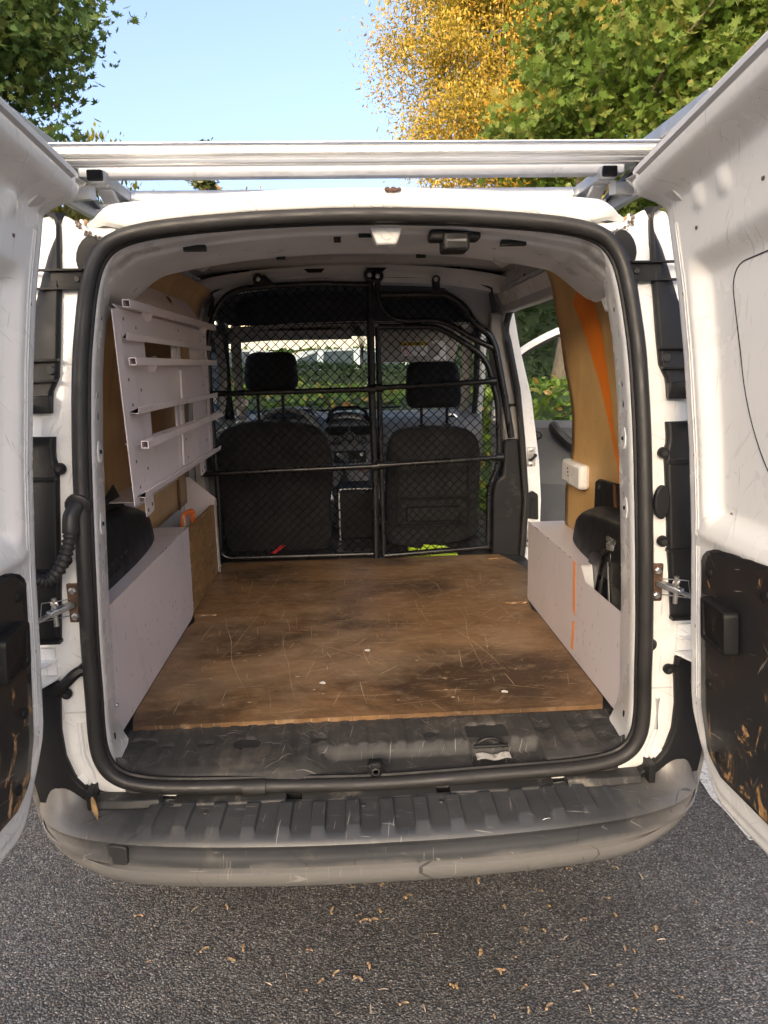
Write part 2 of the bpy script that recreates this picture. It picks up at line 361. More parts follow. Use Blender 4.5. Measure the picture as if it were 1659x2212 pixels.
class MB:
    def __init__(s): s.v = []; s.f = []
    def add(s, vs, fs):
        o = len(s.v); s.v += [tuple(v) for v in vs]; s.f += [tuple(i+o for i in f) for f in fs]; return s
    def box(s, x0, x1, y0, y1, z0, z1):
        return s.add([(x, y, z) for z in (z0, z1) for y in (y0, y1) for x in (x0, x1)],
                     [(0, 2, 3, 1), (4, 5, 7, 6), (0, 1, 5, 4), (2, 6, 7, 3), (0, 4, 6, 2), (1, 3, 7, 5)])
    def beam(s, a, b, w, h, up=(0, 0, 1)):
        a, b = Vector(a), Vector(b); d = (b-a).normalized(); x = d.cross(Vector(up))
        if x.length < 1e-5: x = d.cross(Vector((1, 0, 0)))
        x.normalize(); y = x.cross(d)
        vs = [p+x*(sx*w/2)+y*(sy*h/2) for p in (a, b) for sx, sy in ((-1, -1), (1, -1), (1, 1), (-1, 1))]
        return s.add(vs, [(0, 1, 2, 3), (7, 6, 5, 4), (0, 4, 5, 1), (1, 5, 6, 2), (2, 6, 7, 3), (3, 7, 4, 0)])
    def tube(s, path, r, n=8, closed=False, rz=None):
        P = [Vector(p) for p in path]; N = len(P); rings = []; ref = None
        for i in range(N):
            if closed: d = P[(i+1) % N]-P[i-1]
            else: d = P[min(i+1, N-1)]-P[max(i-1, 0)]
            d.normalize()
            if ref is None:
                ref = Vector((0, 0, 1)) if abs(d.z) < .9 else Vector((0, 1, 0))
            x = d.cross(ref)
            if x.length < 1e-4: x = d.cross(Vector((1, 0, 0)))
            x.normalize(); y = d.cross(x).normalized(); ref = -y if ref.dot(y) < 0 else y
            rr = r(i/(N-1)) if callable(r) else r
            rings.append([P[i]+x*math.cos(a)*rr+y*math.sin(a)*(rr if rz is None else rr*rz) for a in [2*math.pi*k/n for k in range(n)]])
        # keep rings aligned
        al = [rings[0]]
        for rg in rings[1:]:
            best = min(range(n), key=lambda k: (rg[k]-al[-1][0]).length); c = rg[best:]+rg[:best]
            if (c[1]-al[-1][1]).length > (c[-1]-al[-1][1]).length: c = [c[0]]+c[1:][::-1]
            al.append(c)
        o = len(s.v); vs = [v for rg in al for v in rg]; fs = []
        for i in range(N-1):
            for k in range(n): fs.append((i*n+k, i*n+(k+1) % n, (i+1)*n+(k+1) % n, (i+1)*n+k))
        if closed:
            best = min(range(n), key=lambda k: (al[0][k]-al[-1][0]).length)
            same = (al[0][(best+1) % n]-al[-1][1]).length < (al[0][best-1]-al[-1][1]).length
            st = 1 if same else -1
            for k in range(n): fs.append(((N-1)*n+k, (N-1)*n+(k+1) % n, (best+st*(k+1)) % n, (best+st*k) % n))
        else: fs += [tuple(range(n))[::-1], tuple((N-1)*n+k for k in range(n))]
        return s.add(vs, fs)
    def prism(s, pts, off):
        P = [Vector(p) for p in pts]; n = len(P); off = Vector(off)
        fs = [tuple(range(n)), tuple(range(2*n-1, n-1, -1))]+[(i, i+n, (i+1) % n+n, (i+1) % n) for i in range(n)]
        return s.add(P+[p+off for p in P], fs)
    def loft(s, rings, closed=True, caps=False):
        n = len(rings[0]); fs = []
        for i in range(len(rings)-1):
            for k in range(n if closed else n-1):
                fs.append((i*n+k, i*n+(k+1) % n, (i+1)*n+(k+1) % n, (i+1)*n+k))
        if caps: fs += [tuple(range(n))[::-1], tuple((len(rings)-1)*n+k for k in range(n))]
        return s.add([v for r in rings for v in r], fs)
    def grid(s, f, nu, nv):
        vs = [f(i/nu, j/nv) for j in range(nv+1) for i in range(nu+1)]; w = nu+1
        return s.add(vs, [(j*w+i, j*w+i+1, (j+1)*w+i+1, (j+1)*w+i) for j in range(nv) for i in range(nu)])
    def lathe(s, prof, c, axis=(0, 0, 1), n=16):
        c = Vector(c); ax = Vector(axis).normalized(); x = ax.orthogonal().normalized(); y = ax.cross(x)
        rings = [[c+ax*h+(x*math.cos(2*math.pi*k/n)+y*math.sin(2*math.pi*k/n))*max(r, 1e-5) for k in range(n)] for r, h in prof]
        return s.loft(rings, True, True)
    def disc(s, c, r, axis, t, n=12): return s.lathe([(r*.9, 0), (r, t*.15), (r, t*.75), (r*.85, t)], c, axis, n)
    def build(s, name, mat, parent=None, smooth=False, bevel=0., seg=2, sharp=38, solid=0., sub=0):
        me = bpy.data.meshes.new(name); me.from_pydata(s.v, [], s.f)
        bm = bmesh.new(); bm.from_mesh(me); bmesh.ops.recalc_face_normals(bm, faces=bm.faces[:]); bm.to_mesh(me); bm.free()
        o = bpy.data.objects.new(name, me); COL.objects.link(o)
        for m_ in (mat if isinstance(mat, (list, tuple)) else [mat]): me.materials.append(m_)
        if smooth:
            me.shade_smooth()
            if sharp < 180: me.set_sharp_from_angle(angle=R(sharp))
        if solid:
            md = o.modifiers.new('solid', 'SOLIDIFY'); md.thickness = solid; md.offset = 0
        if bevel:
            md = o.modifiers.new('bevel', 'BEVEL'); md.width = bevel; md.segments = seg; md.limit_method = 'ANGLE'; md.angle_limit = R(35)
            if not smooth: me.shade_smooth(); me.set_sharp_from_angle(angle=R(35))
            md.harden_normals = False
        if sub:
            md = o.modifiers.new('sub', 'SUBSURF'); md.levels = sub; md.render_levels = sub
        if parent is not None: attach(o, parent)
        return o

def worldmat(o):
    m = o.matrix_basis.copy()
    return worldmat(o.parent) @ o.matrix_parent_inverse @ m if o.parent else m
def attach(o, p): o.parent = p; o.matrix_parent_inverse = worldmat(p).inverted(); return o
def thing(name, label, cat, loc=(0, 0, 0), group=None):
    o = bpy.data.objects.new(name, None); COL.objects.link(o); o.location = loc; o.empty_display_size = .1
    o['label'] = label; o['category'] = cat
    if group: o['group'] = group
    return o
def tag(o, label=None, cat=None, group=None, kind=None):
    if label: o['label'] = label
    if cat: o['category'] = cat
    if group: o['group'] = group
    if kind: o['kind'] = kind
    return o
def text(body, size, mat, M4, parent, name, depth=.0008):
    cu = bpy.data.curves.new(name, 'FONT'); cu.body = body; cu.size = size; cu.extrude = depth; cu.align_x = 'CENTER'; cu.align_y = 'CENTER'; cu.resolution_u = 2
    o = bpy.data.objects.new(name, cu); COL.objects.link(o)
    dg = bpy.context.evaluated_depsgraph_get(); me = bpy.data.meshes.new_from_object(o.evaluated_get(dg))
    bpy.data.objects.remove(o); me.materials.clear(); me.materials.append(mat); me.transform(M4)
    ob = bpy.data.objects.new(name, me); COL.objects.link(ob); attach(ob, parent); return ob

# ------------------------------------------------------------------ ground
g = MB().grid(lambda u, v: (-90+180*u, -60+220*v, 0), 8, 8).build('asphalt_ground', ASPH); tag(g, kind='structure')
_rl = random.Random(5)
_lp = [(1.175+_rl.uniform(-.006, .006)+.0*k, .455+4.6*k/60+_rl.uniform(-.012, .012)) for k in range(61)]
_rp = [(1.295+_rl.uniform(-.006, .006), .440+4.6*k/60+_rl.uniform(-.012, .012)) for k in range(61)]
ln = MB().loft([[Vector((a[0], a[1], .004)), Vector((b[0], b[1], .004))] for a, b in zip(_lp, _rp)], False).build('painted_line', LINEW); tag(ln, kind='structure')

# ------------------------------------------------------------------ van shell
def Yr(z):
    """rake of the van's rear face: y as a function of height"""
    s = min(max((z-1.0)/.8, 0), 1); return .13*s**1.5
van = thing('delivery_van', 'white panel van seen from behind with both rear doors wide open', 'van', (0, 1.2, 0))

SEAL_L = [(0, .5615), (-.15, .565), (-.282, .570), (-.446, .576), (-.530, .588), (-.575, .610), (-.598, .647), (-.605, .702), (-.602, .8), (-.599, .906), (-.592, 1.058),
          (-.588, 1.203), (-.585, 1.344), (-.579, 1.484), (-.570, 1.576), (-.560, 1.645), (-.546, 1.695), (-.522, 1.730), (-.484, 1.751), (-.428, 1.764), (-.343, 1.774), (-.219, 1.783), (-.075, 1.788), (0, 1.7885)]
loop2 = SEAL_L+[(-x, z) for x, z in SEAL_L[-2:0:-1]]
loop3 = catmull([(x, Yr(z), z) for x, z in loop2], 5, True)
NL = len(loop3); normals = []
for i in range(NL):
    d = loop3[(i+1) % NL]-loop3[i-1]; nrm = Vector((-d.z, 0, d.x)).normalized()
    if nrm.dot(loop3[i]-Vector((0, 0, 1.2))) < 0: nrm = -nrm
    normals.append(nrm)
def ring(d, dy):
    out = []
    for p, n in zip(loop3, normals):
        dd = d(n, p) if callable(d) else d
        if not callable(d) and d < .014 and n.z < 0: dd = lerp(dd, .024, min(1, n.z*n.z*1.3))       # the sill trim covers the bottom run
        q = p+n*dd
        out.append(Vector((q.x, Yr(q.z)+dy, q.z)))
    return out
def outd(n, p):
    top = .022 if n.z > 0 else .045
    return .125*n.x**2+top*n.z**2
frame = MB().loft([ring(.012, .165), ring(.006, .15), ring(-.012, .05), ring(-.018, .012), ring(-.012, .002), ring(.016, .002), ring(.03, .003),
                   ring(lambda n, p: outd(n, p)*.62, .002), ring(lambda n, p: outd(n, p)*.8, .012), ring(outd, .03), ring(outd, .09)])
frame.build('rear_frame', W, van, True, sharp=60)
seal = MB().tube([Vector((p.x, p.y-.010, p.z)) for p in loop3], .0155, 10, True).build('door_seal', RUBBER, van, True)
MB().tube([loop3[i]+normals[i]*-.013+Vector((0, .002, 0)) for i in range(NL)], .006, 6, True).build('seal_lip', PLAST, seal, True)
j = MB()
for (px_, dy_) in ((-.268, -.012),):
    j.tube([(-.295, -.012, .569), (-.245, -.012, .568)], .0185, 10)
j.build('seal_joint', RUBBER, seal, True)

# slots and holes pressed into the jamb (right and left)
for s in (1, -1):
    for (z, w, h) in ((1.60, .005, .012), (1.44, .006, .016), (1.40, .007, .022), (1.09, .006, .008), (1.045, .008, .02), (.985, .008, .018), (.83, .005, .010), (.66, .004, .008)):
        x = interp(z, [(zz, -xx) for xx, zz in SEAL_L[5:17]])*1.0
        c = Vector((s*(x-.004), Yr(z)+.075, z))
        m = MB().lathe([(w, -.003), (w, .0025)], c, (-s, 0.13, 0), 12)
        m.v = [(v[0], v[1], c.z+(v[2]-c.z)*h/w) for v in m.v]
        m.build('pressed_hole', BLACKHOLE, van)
    for z in (1.31, 1.155):                       # round dished pressings
        x = interp(z, [(zz, -xx) for xx, zz in SEAL_L[5:17]])
        c = Vector((s*(x-.0075), Yr(z)+.085, z))
        m = MB().lathe([(.019, -.004), (.0175, .0007), (.012, .0004), (.004, .0002)], c, (-s, .13, 0), 16)
        m.v = [(v[0], v[1], c.z+(v[2]-c.z)*1.35) for v in m.v]
        ds = m.build('dished_pressing', W, van, True)
        MB().disc(c+Vector((-s*.001, 0, 0)), .0045, (-s, .13, 0), .003).build('bolt_hole', BLACKHOLE, ds)

# roof header above the doors
SZ = sorted([(x, z) for x, z in loop2 if z > 1.66])
def seal_top(x): return interp(x, SZ)
def hdr(u, v):
    x = lerp(-.562, .562, u); a = abs(x)
    top = 1.834-.105*a*a-.02*sstep(.50, .562, a)
    lo = max(seal_top(x)+.008, 1.70) if a < .47 else lerp(seal_top(.47)+.008, top-.012, ((a-.47)/.092)**1.6)
    prof = [(0, .118, 0), (.15, .106, 0), (.5, .100, 0), (.78, .096, 0), (.92, .100, 0), (1., .114, 0)]
    y = interp(min(v/.6, 1), [(p[0], p[1]) for p in prof])
    z = lerp(lo, top, min(v/.6, 1))
    if v > .6:
        k = (v-.6)/.4; y = .114+k*k*1.2; z = top+.004+.05*k
    for bx in (-.235, .06, .35):                      # small moulded bosses over the seal
        if v < .25: y -= .006*math.exp(-((x-bx)/.008)**2)
    return (x, y+.03*sstep(.52, .562, a), z)
hd = MB().grid(hdr, 90, 24).build('roof_header', W, van, True, sharp=70)
for s in (1, -1):
    arc = catmull([(s*.572, .128, 1.785), (s*.568, .122, 1.772), (s*.553, .117, 1.758), (s*.525, .113, 1.752), (s*.49, .113, 1.7585)], 5)
    b = MB().tube(arc, .0038, 7).build('sealer_bead', W, hd, True)
    rr = random.Random(3+s)
    d = MB()
    for k in range(26):
        t = rr.random(); p = arc[int(t*(len(arc)-1)*.8)]
        c = p+Vector((s*rr.uniform(.002, .010), -.004-rr.random()*.002, rr.uniform(-.012, .004)))
        r_ = rr.uniform(.0015, .004)
        d.lathe([(r_, 0), (r_*.5, .0012)], c, (0, -1, 0), 6)
    d.build('grime', DIRT, hd)
m = MB()
for k in range(5): m.lathe([(.004+.003*random.Random(k).random(), 0), (.003, .002)], (.068+.006*(k-2), .0935, 1.8315-.001*(k % 2)), (0, -1, .3), 7)
m.build('rust_chip', RUST, hd)

# painted corner posts closing the gap between roof header and lamp covers
for s in (1, -1):
    cp = [(.540, 1.742), (.560, 1.757), (.576, 1.776), (.598, 1.792), (.618, 1.800), (.655, 1.792), (.690, 1.70), (.690, 1.60), (.605, 1.60), (.585, 1.67), (.565, 1.715)]
    MB().loft([[Vector((s*x, Yr(z)+dy, z)) for x, z in cp] for dy in (.004, .012, .26)], True, True).build('corner_post', W, van, bevel=.005)

# outer skin: sides, roof (the right side has the open sliding-door hole)
PROFO = [(.70, .34), (.765, .42), (.792, .62), (.795, .85), (.785, 1.05), (.772, 1.2), (.748, 1.4), (.715, 1.58), (.675, 1.72), (.64, 1.80), (.57, 1.862), (.4, 1.895), (.2, 1.912), (0, 1.918)]
def skin(s, y0, y1, z0, z1, name, off=0., mat=W, ny=8):
    tab = [(z, x) for x, z in PROFO if z <= 1.81]
    def f(u, v):
        z = lerp(z0, z1, v); y = lerp(max(y0, Yr(z)+y0), y1, u); return (s*(interp(z, tab)-off), y, z)
    return MB().grid(f, ny, 26).build(name, mat, van, True, sharp=60)
skin(-1, .045, 3.0, .46, 1.14, 'body_side')
skin(-1, .045, 1.78, 1.14, 1.80, 'body_side')
skin(1, .045, .93, .46, 1.80, 'body_side')
skin(1, .93, 1.75, .34, .56, 'body_side')
skin(1, .93, 1.75, 1.735, 1.80, 'body_side')
def roofsk(u, v):
    x = lerp(-.66, .66, u); y = lerp(.34, 2.62, v); a = abs(x)
    z = interp(a, [(0, 1.934), (.2, 1.931), (.4, 1.924), (.58, 1.905), (.66, 1.875)])-.085*(1-sstep(.0, .8, v*2.5))-.05*sstep(1.9, 2.62, y)
    return (x, y, z)
MB().grid(roofsk, 24, 20).build('roof_skin', W, van, True, sharp=80)

# inner structure: floor pan, inner sides, ceiling
MB().box(-.76, .76, .10, 2.95, .545, .602).build('floor_pan', PLAST_D, van)
PROFI = [(.735, .60), (.745, .85), (.742, 1.05), (.735, 1.2), (.718, 1.4), (.690, 1.58), (.655, 1.72), (.625, 1.78), (.56, 1.83)]
TABI = [(z, x) for x, z in PROFI]
def inner(s, y0, y1, z0, z1, name, mat):
    return MB().grid(lambda u, v: (s*interp(lerp(z0, z1, v), TABI), lerp(y0, y1, u), lerp(z0, z1, v)), 6, 24).build(name, mat, van, True, sharp=60)
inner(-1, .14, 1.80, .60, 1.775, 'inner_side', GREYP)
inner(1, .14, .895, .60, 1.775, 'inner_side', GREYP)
inner(1, .895, 1.80, 1.70, 1.775, 'door_rail', W)
for s in (-1, 1): MB().grid(lambda u, v: (s*lerp(.640, .662, v), lerp(.50, 1.80, u), lerp(1.76, 1.868, v)), 6, 4).build('cant_rail', GREYC, van, True)
rl = MB().box(.650, .69, .93, 1.80, 1.695, 1.868).build('rail_panel', GREYP, van, bevel=.006)
for (y, z, w, h) in ((1.347, 1.807, .012, .016), (1.47, 1.775, .011, .013), (1.33, 1.765, .009, .011), (1.33, 1.75, .009, .008), (1.56, 1.766, .009, .011), (1.56, 1.749, .009, .008), (1.62, 1.80, .004, .012), (1.20, 1.752, .006, .010)):
    MB().box(.6485, .652, y-w, y+w, z-h/2, z+h/2).build('square_hole', BLACKHOLE, rl)
def ceil(u, v):
    x = lerp(-.655, .655, u); y = lerp(.36, 2.5, v); a = abs(x)
    z = 1.895-.032*(a/.655)**3-.055*(1-sstep(.36, .75, y))*(a/.655)**2-.012*(1-sstep(.36, .8, y))
    z -= .016*(1-sstep(.03, .05, abs(((y-.42) % .42)-.21)))*(1-sstep(.54, .62, a))
    return (x, y, z)
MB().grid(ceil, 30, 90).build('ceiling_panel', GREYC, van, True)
def beam(u, v):
    x = lerp(-.60, .60, u); a = abs(x); dz = -.075*(a/.6)**2.2-.05*sstep(.47, .6, a)
    pr = [(0, .13, 1.782), (.12, .15, 1.773), (.2, .19, 1.770), (.32, .20, 1.764), (.62, .385, 1.752), (.72, .41, 1.755), (.8, .42, 1.768), (1, .43, 1.88)]
    y = interp(v, [(p[0], p[1]) for p in pr]); z = interp(v, [(p[0], p[2]) for p in pr])
    for bx in (-.33, .36):                                 # shallow pressings
        z += .006*math.exp(-(((x-bx)/.05)**4+((y-.27)/.05)**4))
    return (x, y, z+dz)
bm_ = MB().grid(beam, 80, 40).build('rear_roof_beam', GREYP, van, True, sharp=50)
for (x, y, w, h) in ((-.36, .20, .024, .008), (.34, .20, .028, .008), (-.05, .22, .008, .005), (-.05, .24, .008, .005), (.012, .2, .015, .003), (-.19, .385, .011, .004), (.155, .40, .012, .004)):
    dz = -.075*(abs(x)/.6)**2.2
    MB().box(x-w, x+w, y-h, y+h, 1.7515+dz+.03*max(0, (.385-y))*2.2-.006, 1.76+dz+.01).build('slot', BLACKHOLE, bm_)
# white striker housing and black latch under the beam
st = MB()
st.loft([[(x, y, z) for x, y, z in ((.02+t, .155, 1.772), (.092-t, .155, 1.772), (.092-t, .235-t, 1.772), (.02+t, .235-t, 1.772))] for t in (0,)] +
        [[(.036, .165, 1.737), (.078, .165, 1.737), (.078, .215, 1.737), (.036, .215, 1.737)]], True, True)
sto = st.build('striker_housing', W, bm_, bevel=.005)
MB().tube([(.057+.012*math.cos(a), .161, 1.755+.009*math.sin(a)) for a in [k*.5 for k in range(12)]], .0015, 5).build('stamped_ring', GREYP, bm_)
lt = MB(); lt.box(.150, .262, .165, .215, 1.745, 1.768); lt.box(.178, .236, .155, .225, 1.722, 1.762)
lto = lt.build('roof_latch', PLAST, bm_, bevel=.006)
MB().box(.188, .226, .1525, .16, 1.727, 1.752).build('latch_mouth', BLACKHOLE, bm_)
MB().tube([(.186, .153, 1.742), (.228, .153, 1.742)], .003, 6).build('latch_pin', STEEL, bm_)
# cross beam above the partition
def fb(u, v):
    x = lerp(-.66, .66, u); a = abs(x); pr = [(0, 1.66, 1.895), (.2, 1.70, 1.884), (.35, 1.715, 1.876), (.5, 1.728, 1.864), (.8, 1.735, 1.832), (1., 1.80, 1.828)]
    dz = -.045*(a/.6)**2.6
    if .28 < v < .6: dz -= .004*sstep(.42, .46, a)
    return (x, interp(v, [(p[0], p[1]) for p in pr]), interp(v, [(p[0], p[2]) for p in pr])+dz)
MB().grid(fb, 40, 20).build('front_roof_beam', GREYP, van, True, sharp=40)
MB().prism([(x, 1.79, z) for x, z in ((-.45, 1.90), (-.45, 1.838), (-.53, 1.812), (-.58, 1.768), (-.615, 1.70), (-.64, 1.62), (-.74, 1.62), (-.74, 1.78), (-.67, 1.90))], (0, .05, 0)).build('corner_gusset', GREYC, van, bevel=.008)
MB().prism([(x, 1.79, z) for x, z in ((.41, 1.90), (.41, 1.812), (.49, 1.758), (.54, 1.682), (.60, 1.637), (.67, 1.63), (.67, 1.90))], (0, .05, 0)).build('corner_gusset', GREYC, van, bevel=.008)
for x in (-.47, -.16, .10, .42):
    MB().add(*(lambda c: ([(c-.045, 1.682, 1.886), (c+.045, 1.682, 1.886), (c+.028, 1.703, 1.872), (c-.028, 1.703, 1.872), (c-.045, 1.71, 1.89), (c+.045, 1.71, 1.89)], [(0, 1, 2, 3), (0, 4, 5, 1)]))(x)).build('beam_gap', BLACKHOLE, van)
# black tail-lamp covers on the corner posts
def cover(s, ztab, name='lamp_cover', extra=0.):
    rings = []
    zs = [ztab[0][0]+(ztab[-1][0]-ztab[0][0])*k/28 for k in range(29)]
    for z in zs:
        xi = interp(-z, [(-a, b) for a, b in ztab]); y = Yr(z); xo = interp(z, [(z_, x_) for x_, z_ in PROFO[:10]])-.035
        rings.append([Vector(p) for p in ((s*xi, y+.03, z), (s*xi, y-.006-extra, z), (s*(xi+.006), y-.012-extra, z), (s*lerp(xi, xo, .5), y-.010-extra, z), (s*xo, y+.004, z), (s*(xo+.022), y+.05, z), (s*(xo+.03), y+.14, z), (s*xi, y+.14, z))])
    return MB().loft(rings, True, True).build(name, PLAST, van, True, sharp=35, bevel=.002)
for s in (1, -1):
    c1 = cover(s, [(1.800, .640), (1.792, .618), (1.77, .613), (1.67, .613), (1.52, .620), (1.47, .624), (1.44, .638), (1.40, .640)])
    c2 = cover(s, [(1.352, .636), (1.31, .638), (1.29, .632), (1.18, .637), (1.08, .641), (.99, .650), (.93, .656)])
    c3 = cover(s, [(.835, .672), (.80, .671), (.72, .678), (.66, .675), (.61, .660), (.585, .640), (.56, .605), (.545, .58)])
    for c, z, L_ in ((c1, 1.665, .06), ):
        x = .613
        m = MB().box(min(s*(x-.052), s*(x+.02)), max(s*(x-.052), s*(x+.02)), Yr(z)-.012, Yr(z)+.012, z-.018, z+.018); m.build('bracket', PLAST, c, bevel=.003)
        m = MB().box(min(s*(x-.05), s*(x+.06)), max(s*(x-.05), s*(x+.06)), Yr(z)-.022, Yr(z)-.006, z+.016, z+.020); m.build('bracket_flange', PLAST, c)
        m = MB().box(min(s*(x-.05), s*(x+.06)), max(s*(x-.05), s*(x+.06)), Yr(z)-.022, Yr(z)-.006, z-.020, z-.016); m.build('bracket_flange', PLAST, c)
        MB().disc((s*(x-.035), Yr(z)-.011, z), .006, (0, -1, 0), .005).build('screw', PLAST_D, c)
    MB().disc((s*.635, Yr(1.485)-.012, 1.485), .009, (0, -1, 0), .006).build('screw', PLAST_D, c1)
    MB().box(min(s*.618, s*.70), max(s*.618, s*.70), Yr(1.5)-.022, Yr(1.5)-.006, 1.503, 1.508).build('step_rib', PLAST, c1)
    MB().box(min(s*.625, s*.70), max(s*.625, s*.70), Yr(1.47)-.022, Yr(1.47)-.006, 1.462, 1.467).build('step_rib', PLAST, c1)
    MB().box(min(s*.637, s*.70), max(s*.637, s*.70), Yr(1.43)-.024, Yr(1.43)-.006, 1.40, 1.435).build('end_block', PLAST, c1, bevel=.003)
    for z in (1.288, 1.10):
        MB().disc((s*.628, -.002+Yr(z), z), .012, (0, -1, 0), .014, 14).build('screw_boss', PLAST, c2, True)
        MB().disc((s*.628, -.016+Yr(z), z), .006, (0, -1, 0), .004).build('screw', PLAST_D, c2)
        MB().box(min(s*.635, s*.70), max(s*.635, s*.70), Yr(z)-.024, Yr(z)-.008, z-.022, z-.016).build('step_rib', PLAST, c2)
    MB().box(min(s*.65, s*.70), max(s*.65, s*.70), -.026, -.008, .927, .934).build('step_rib', PLAST, c2)
    MB().disc((s*.656, -.004, .808), .012, (0, -1, 0), .010, 14).build('screw_boss', PLAST, c3, True)
    MB().box(min(s*.652, s*.685), max(s*.652, s*.685), -.012, .0, .800, .816).build('boss_arm', PLAST, c3, bevel=.002)
    MB().disc((s*.656, -.014, .808), .005, (0, -1, 0), .004).build('screw', PLAST_D, c3)
    # painted corner top, grommets, pressings in the white post
    g_ = MB().loft([[Vector((s*(.558+.026*math.cos(a)), Yr(1.72)-.001-t, 1.716+.034*math.sin(a)+.012*math.cos(a)*-1)) for a in [2*math.pi*k/16 for k in range(16)]] for t in (-.004, .006)], True, True)
    g_.build('rubber_grommet', PLAST, van, bevel=.002)
    if s > 0:
        MB().loft([[Vector((.622+.017*math.cos(a), t, 1.185+.037*math.sin(a))) for a in [2*math.pi*k/18 for k in range(18)]] for t in (.008, -.006)], True, True).build('rubber_grommet', PLAST, van, bevel=.003)
        MB().lathe([(.015, 0), (.013, .003), (.008, .004), (.007, .001)], (.617, .002, .862), (0, -1, 0), 14).build('drain_grommet', PLAST_D, van, True)
    MB().tube([(s*.640, .001, .735), (s*.640, .001, .66), (s*.632, .001, .635), (s*.625, .001, .615), (s*.622, .002, .59)], .0055, 8).build('pressed_bead', W, van, True)
    MB().box(min(s*.612, s*.672), max(s*.612, s*.672), -.0005, .004, .7585, .7605).build('panel_joint', GREYP, van)
    MB().disc((s*.648, .002, .598), .013, (0, -1, 0), .003, 18).build('body_plug', W, van, True)
    # hinges between the covers, door check strap
    for z in (1.375, .88):
        h = MB(); h.prism(round_poly([(s*.70, -.085, z), (s*.672, -.012, z), (s*.668, .005, z), (s*.72, .005, z), (s*.74, -.06, z)], .008), (0, 0, .006))
        h.prism(round_poly([(s*.70, -.085, z+(.045 if z > 1 else -.04)), (s*.672, -.012, z+(.045 if z > 1 else -.04)), (s*.668, .005, z+(.045 if z > 1 else -.04)), (s*.72, .005, z+(.045 if z > 1 else -.04)), (s*.74, -.06, z+(.045 if z > 1 else -.04))], .008), (0, 0, .006))
        h.box(min(s*.672, s*.72), max(s*.672, s*.72), -.006, .004, z-.03, z+.03)
        hg = h.build('hinge', W, van, bevel=.0015)
        MB().lathe([(.008, -.03), (.008, .05)], (s*.715, -.075, z-.005), (0, 0, 1), 12).build('hinge_pin', STEEL, hg, True)
    cs = MB().box(min(s*.606, s*.634), max(s*.606, s*.634), -.004, .004, .965, 1.05).build('check_plate', RUST, van, bevel=.003)
    for z in (1.036, .980): MB().lathe([(.008, 0), (.008, .006), (.005, .008)], (s*.620, -.004, z), (0, -1, 0), 6).build('bolt', STEEL, cs)
    MB().beam((s*.622, -.006, 1.008), (s*.655, -.05, 1.0), .018, .012).build('check_jaw', STEEL, cs, bevel=.002)
    MB().beam((s*.64, -.03, 1.004), (s*.70, -.13, .985), .014, .005).build('check_arm', STEEL, cs, bevel=.001)
    MB().tube([(s*(.646+.0065*math.cos(a*2.2)), -.04+.0065*math.sin(a*2.2), 1.008+a*.0011) for a in range(15)], .0022, 5).build('check_spring', STEEL, cs, True)
    MB().lathe([(.005, -.03), (.005, .03)], (s*.646, -.04, 1.002), (0, 0, 1), 10).build('check_pin', STEEL, cs, True)
    MB().tube([(s*.625, -.014, 1.02), (s*.662, -.06, 1.028), (s*.668, -.062, .99), (s*.628, -.016, .985)], .0014, 5).build('wire_clip', STEEL, cs)
# cable gaiter on the left side
gp = catmull([(-.593, .0, 1.215), (-.602, -.018, 1.195), (-.604, -.028, 1.16), (-.612, -.036, 1.125), (-.628, -.046, 1.090), (-.650, -.055, 1.073), (-.668, -.07, 1.085), (-.672, -.085, 1.12), (-.668, -.095, 1.16), (-.665, -.10, 1.21)], 12)
gm = MB().tube(gp, lambda t: (.0155 if t < .22 else .0125+.0022*math.cos(t*2*math.pi*30)), 14).build('cable_gaiter', RUBBER, van, True, sharp=180)
MB().lathe([(.026, 0), (.026, .008), (.020, .012)], (-.593, .006, 1.215), (0, -1, -.3), 16).build('gaiter_collar', RUBBER, gm, True)
bk = MB().tube(fillet([(-.615, -.006, .862), (-.632, -.014, .855), (-.655, -.02, .832), (-.69, -.02, .815)], .015), .012, 8).build('cable_bracket', PLAST, van, True)
MB().disc((-.612, -.003, .862), .015, (0, -1, 0), .014, 14).build('bracket_boss', PLAST, bk, True)

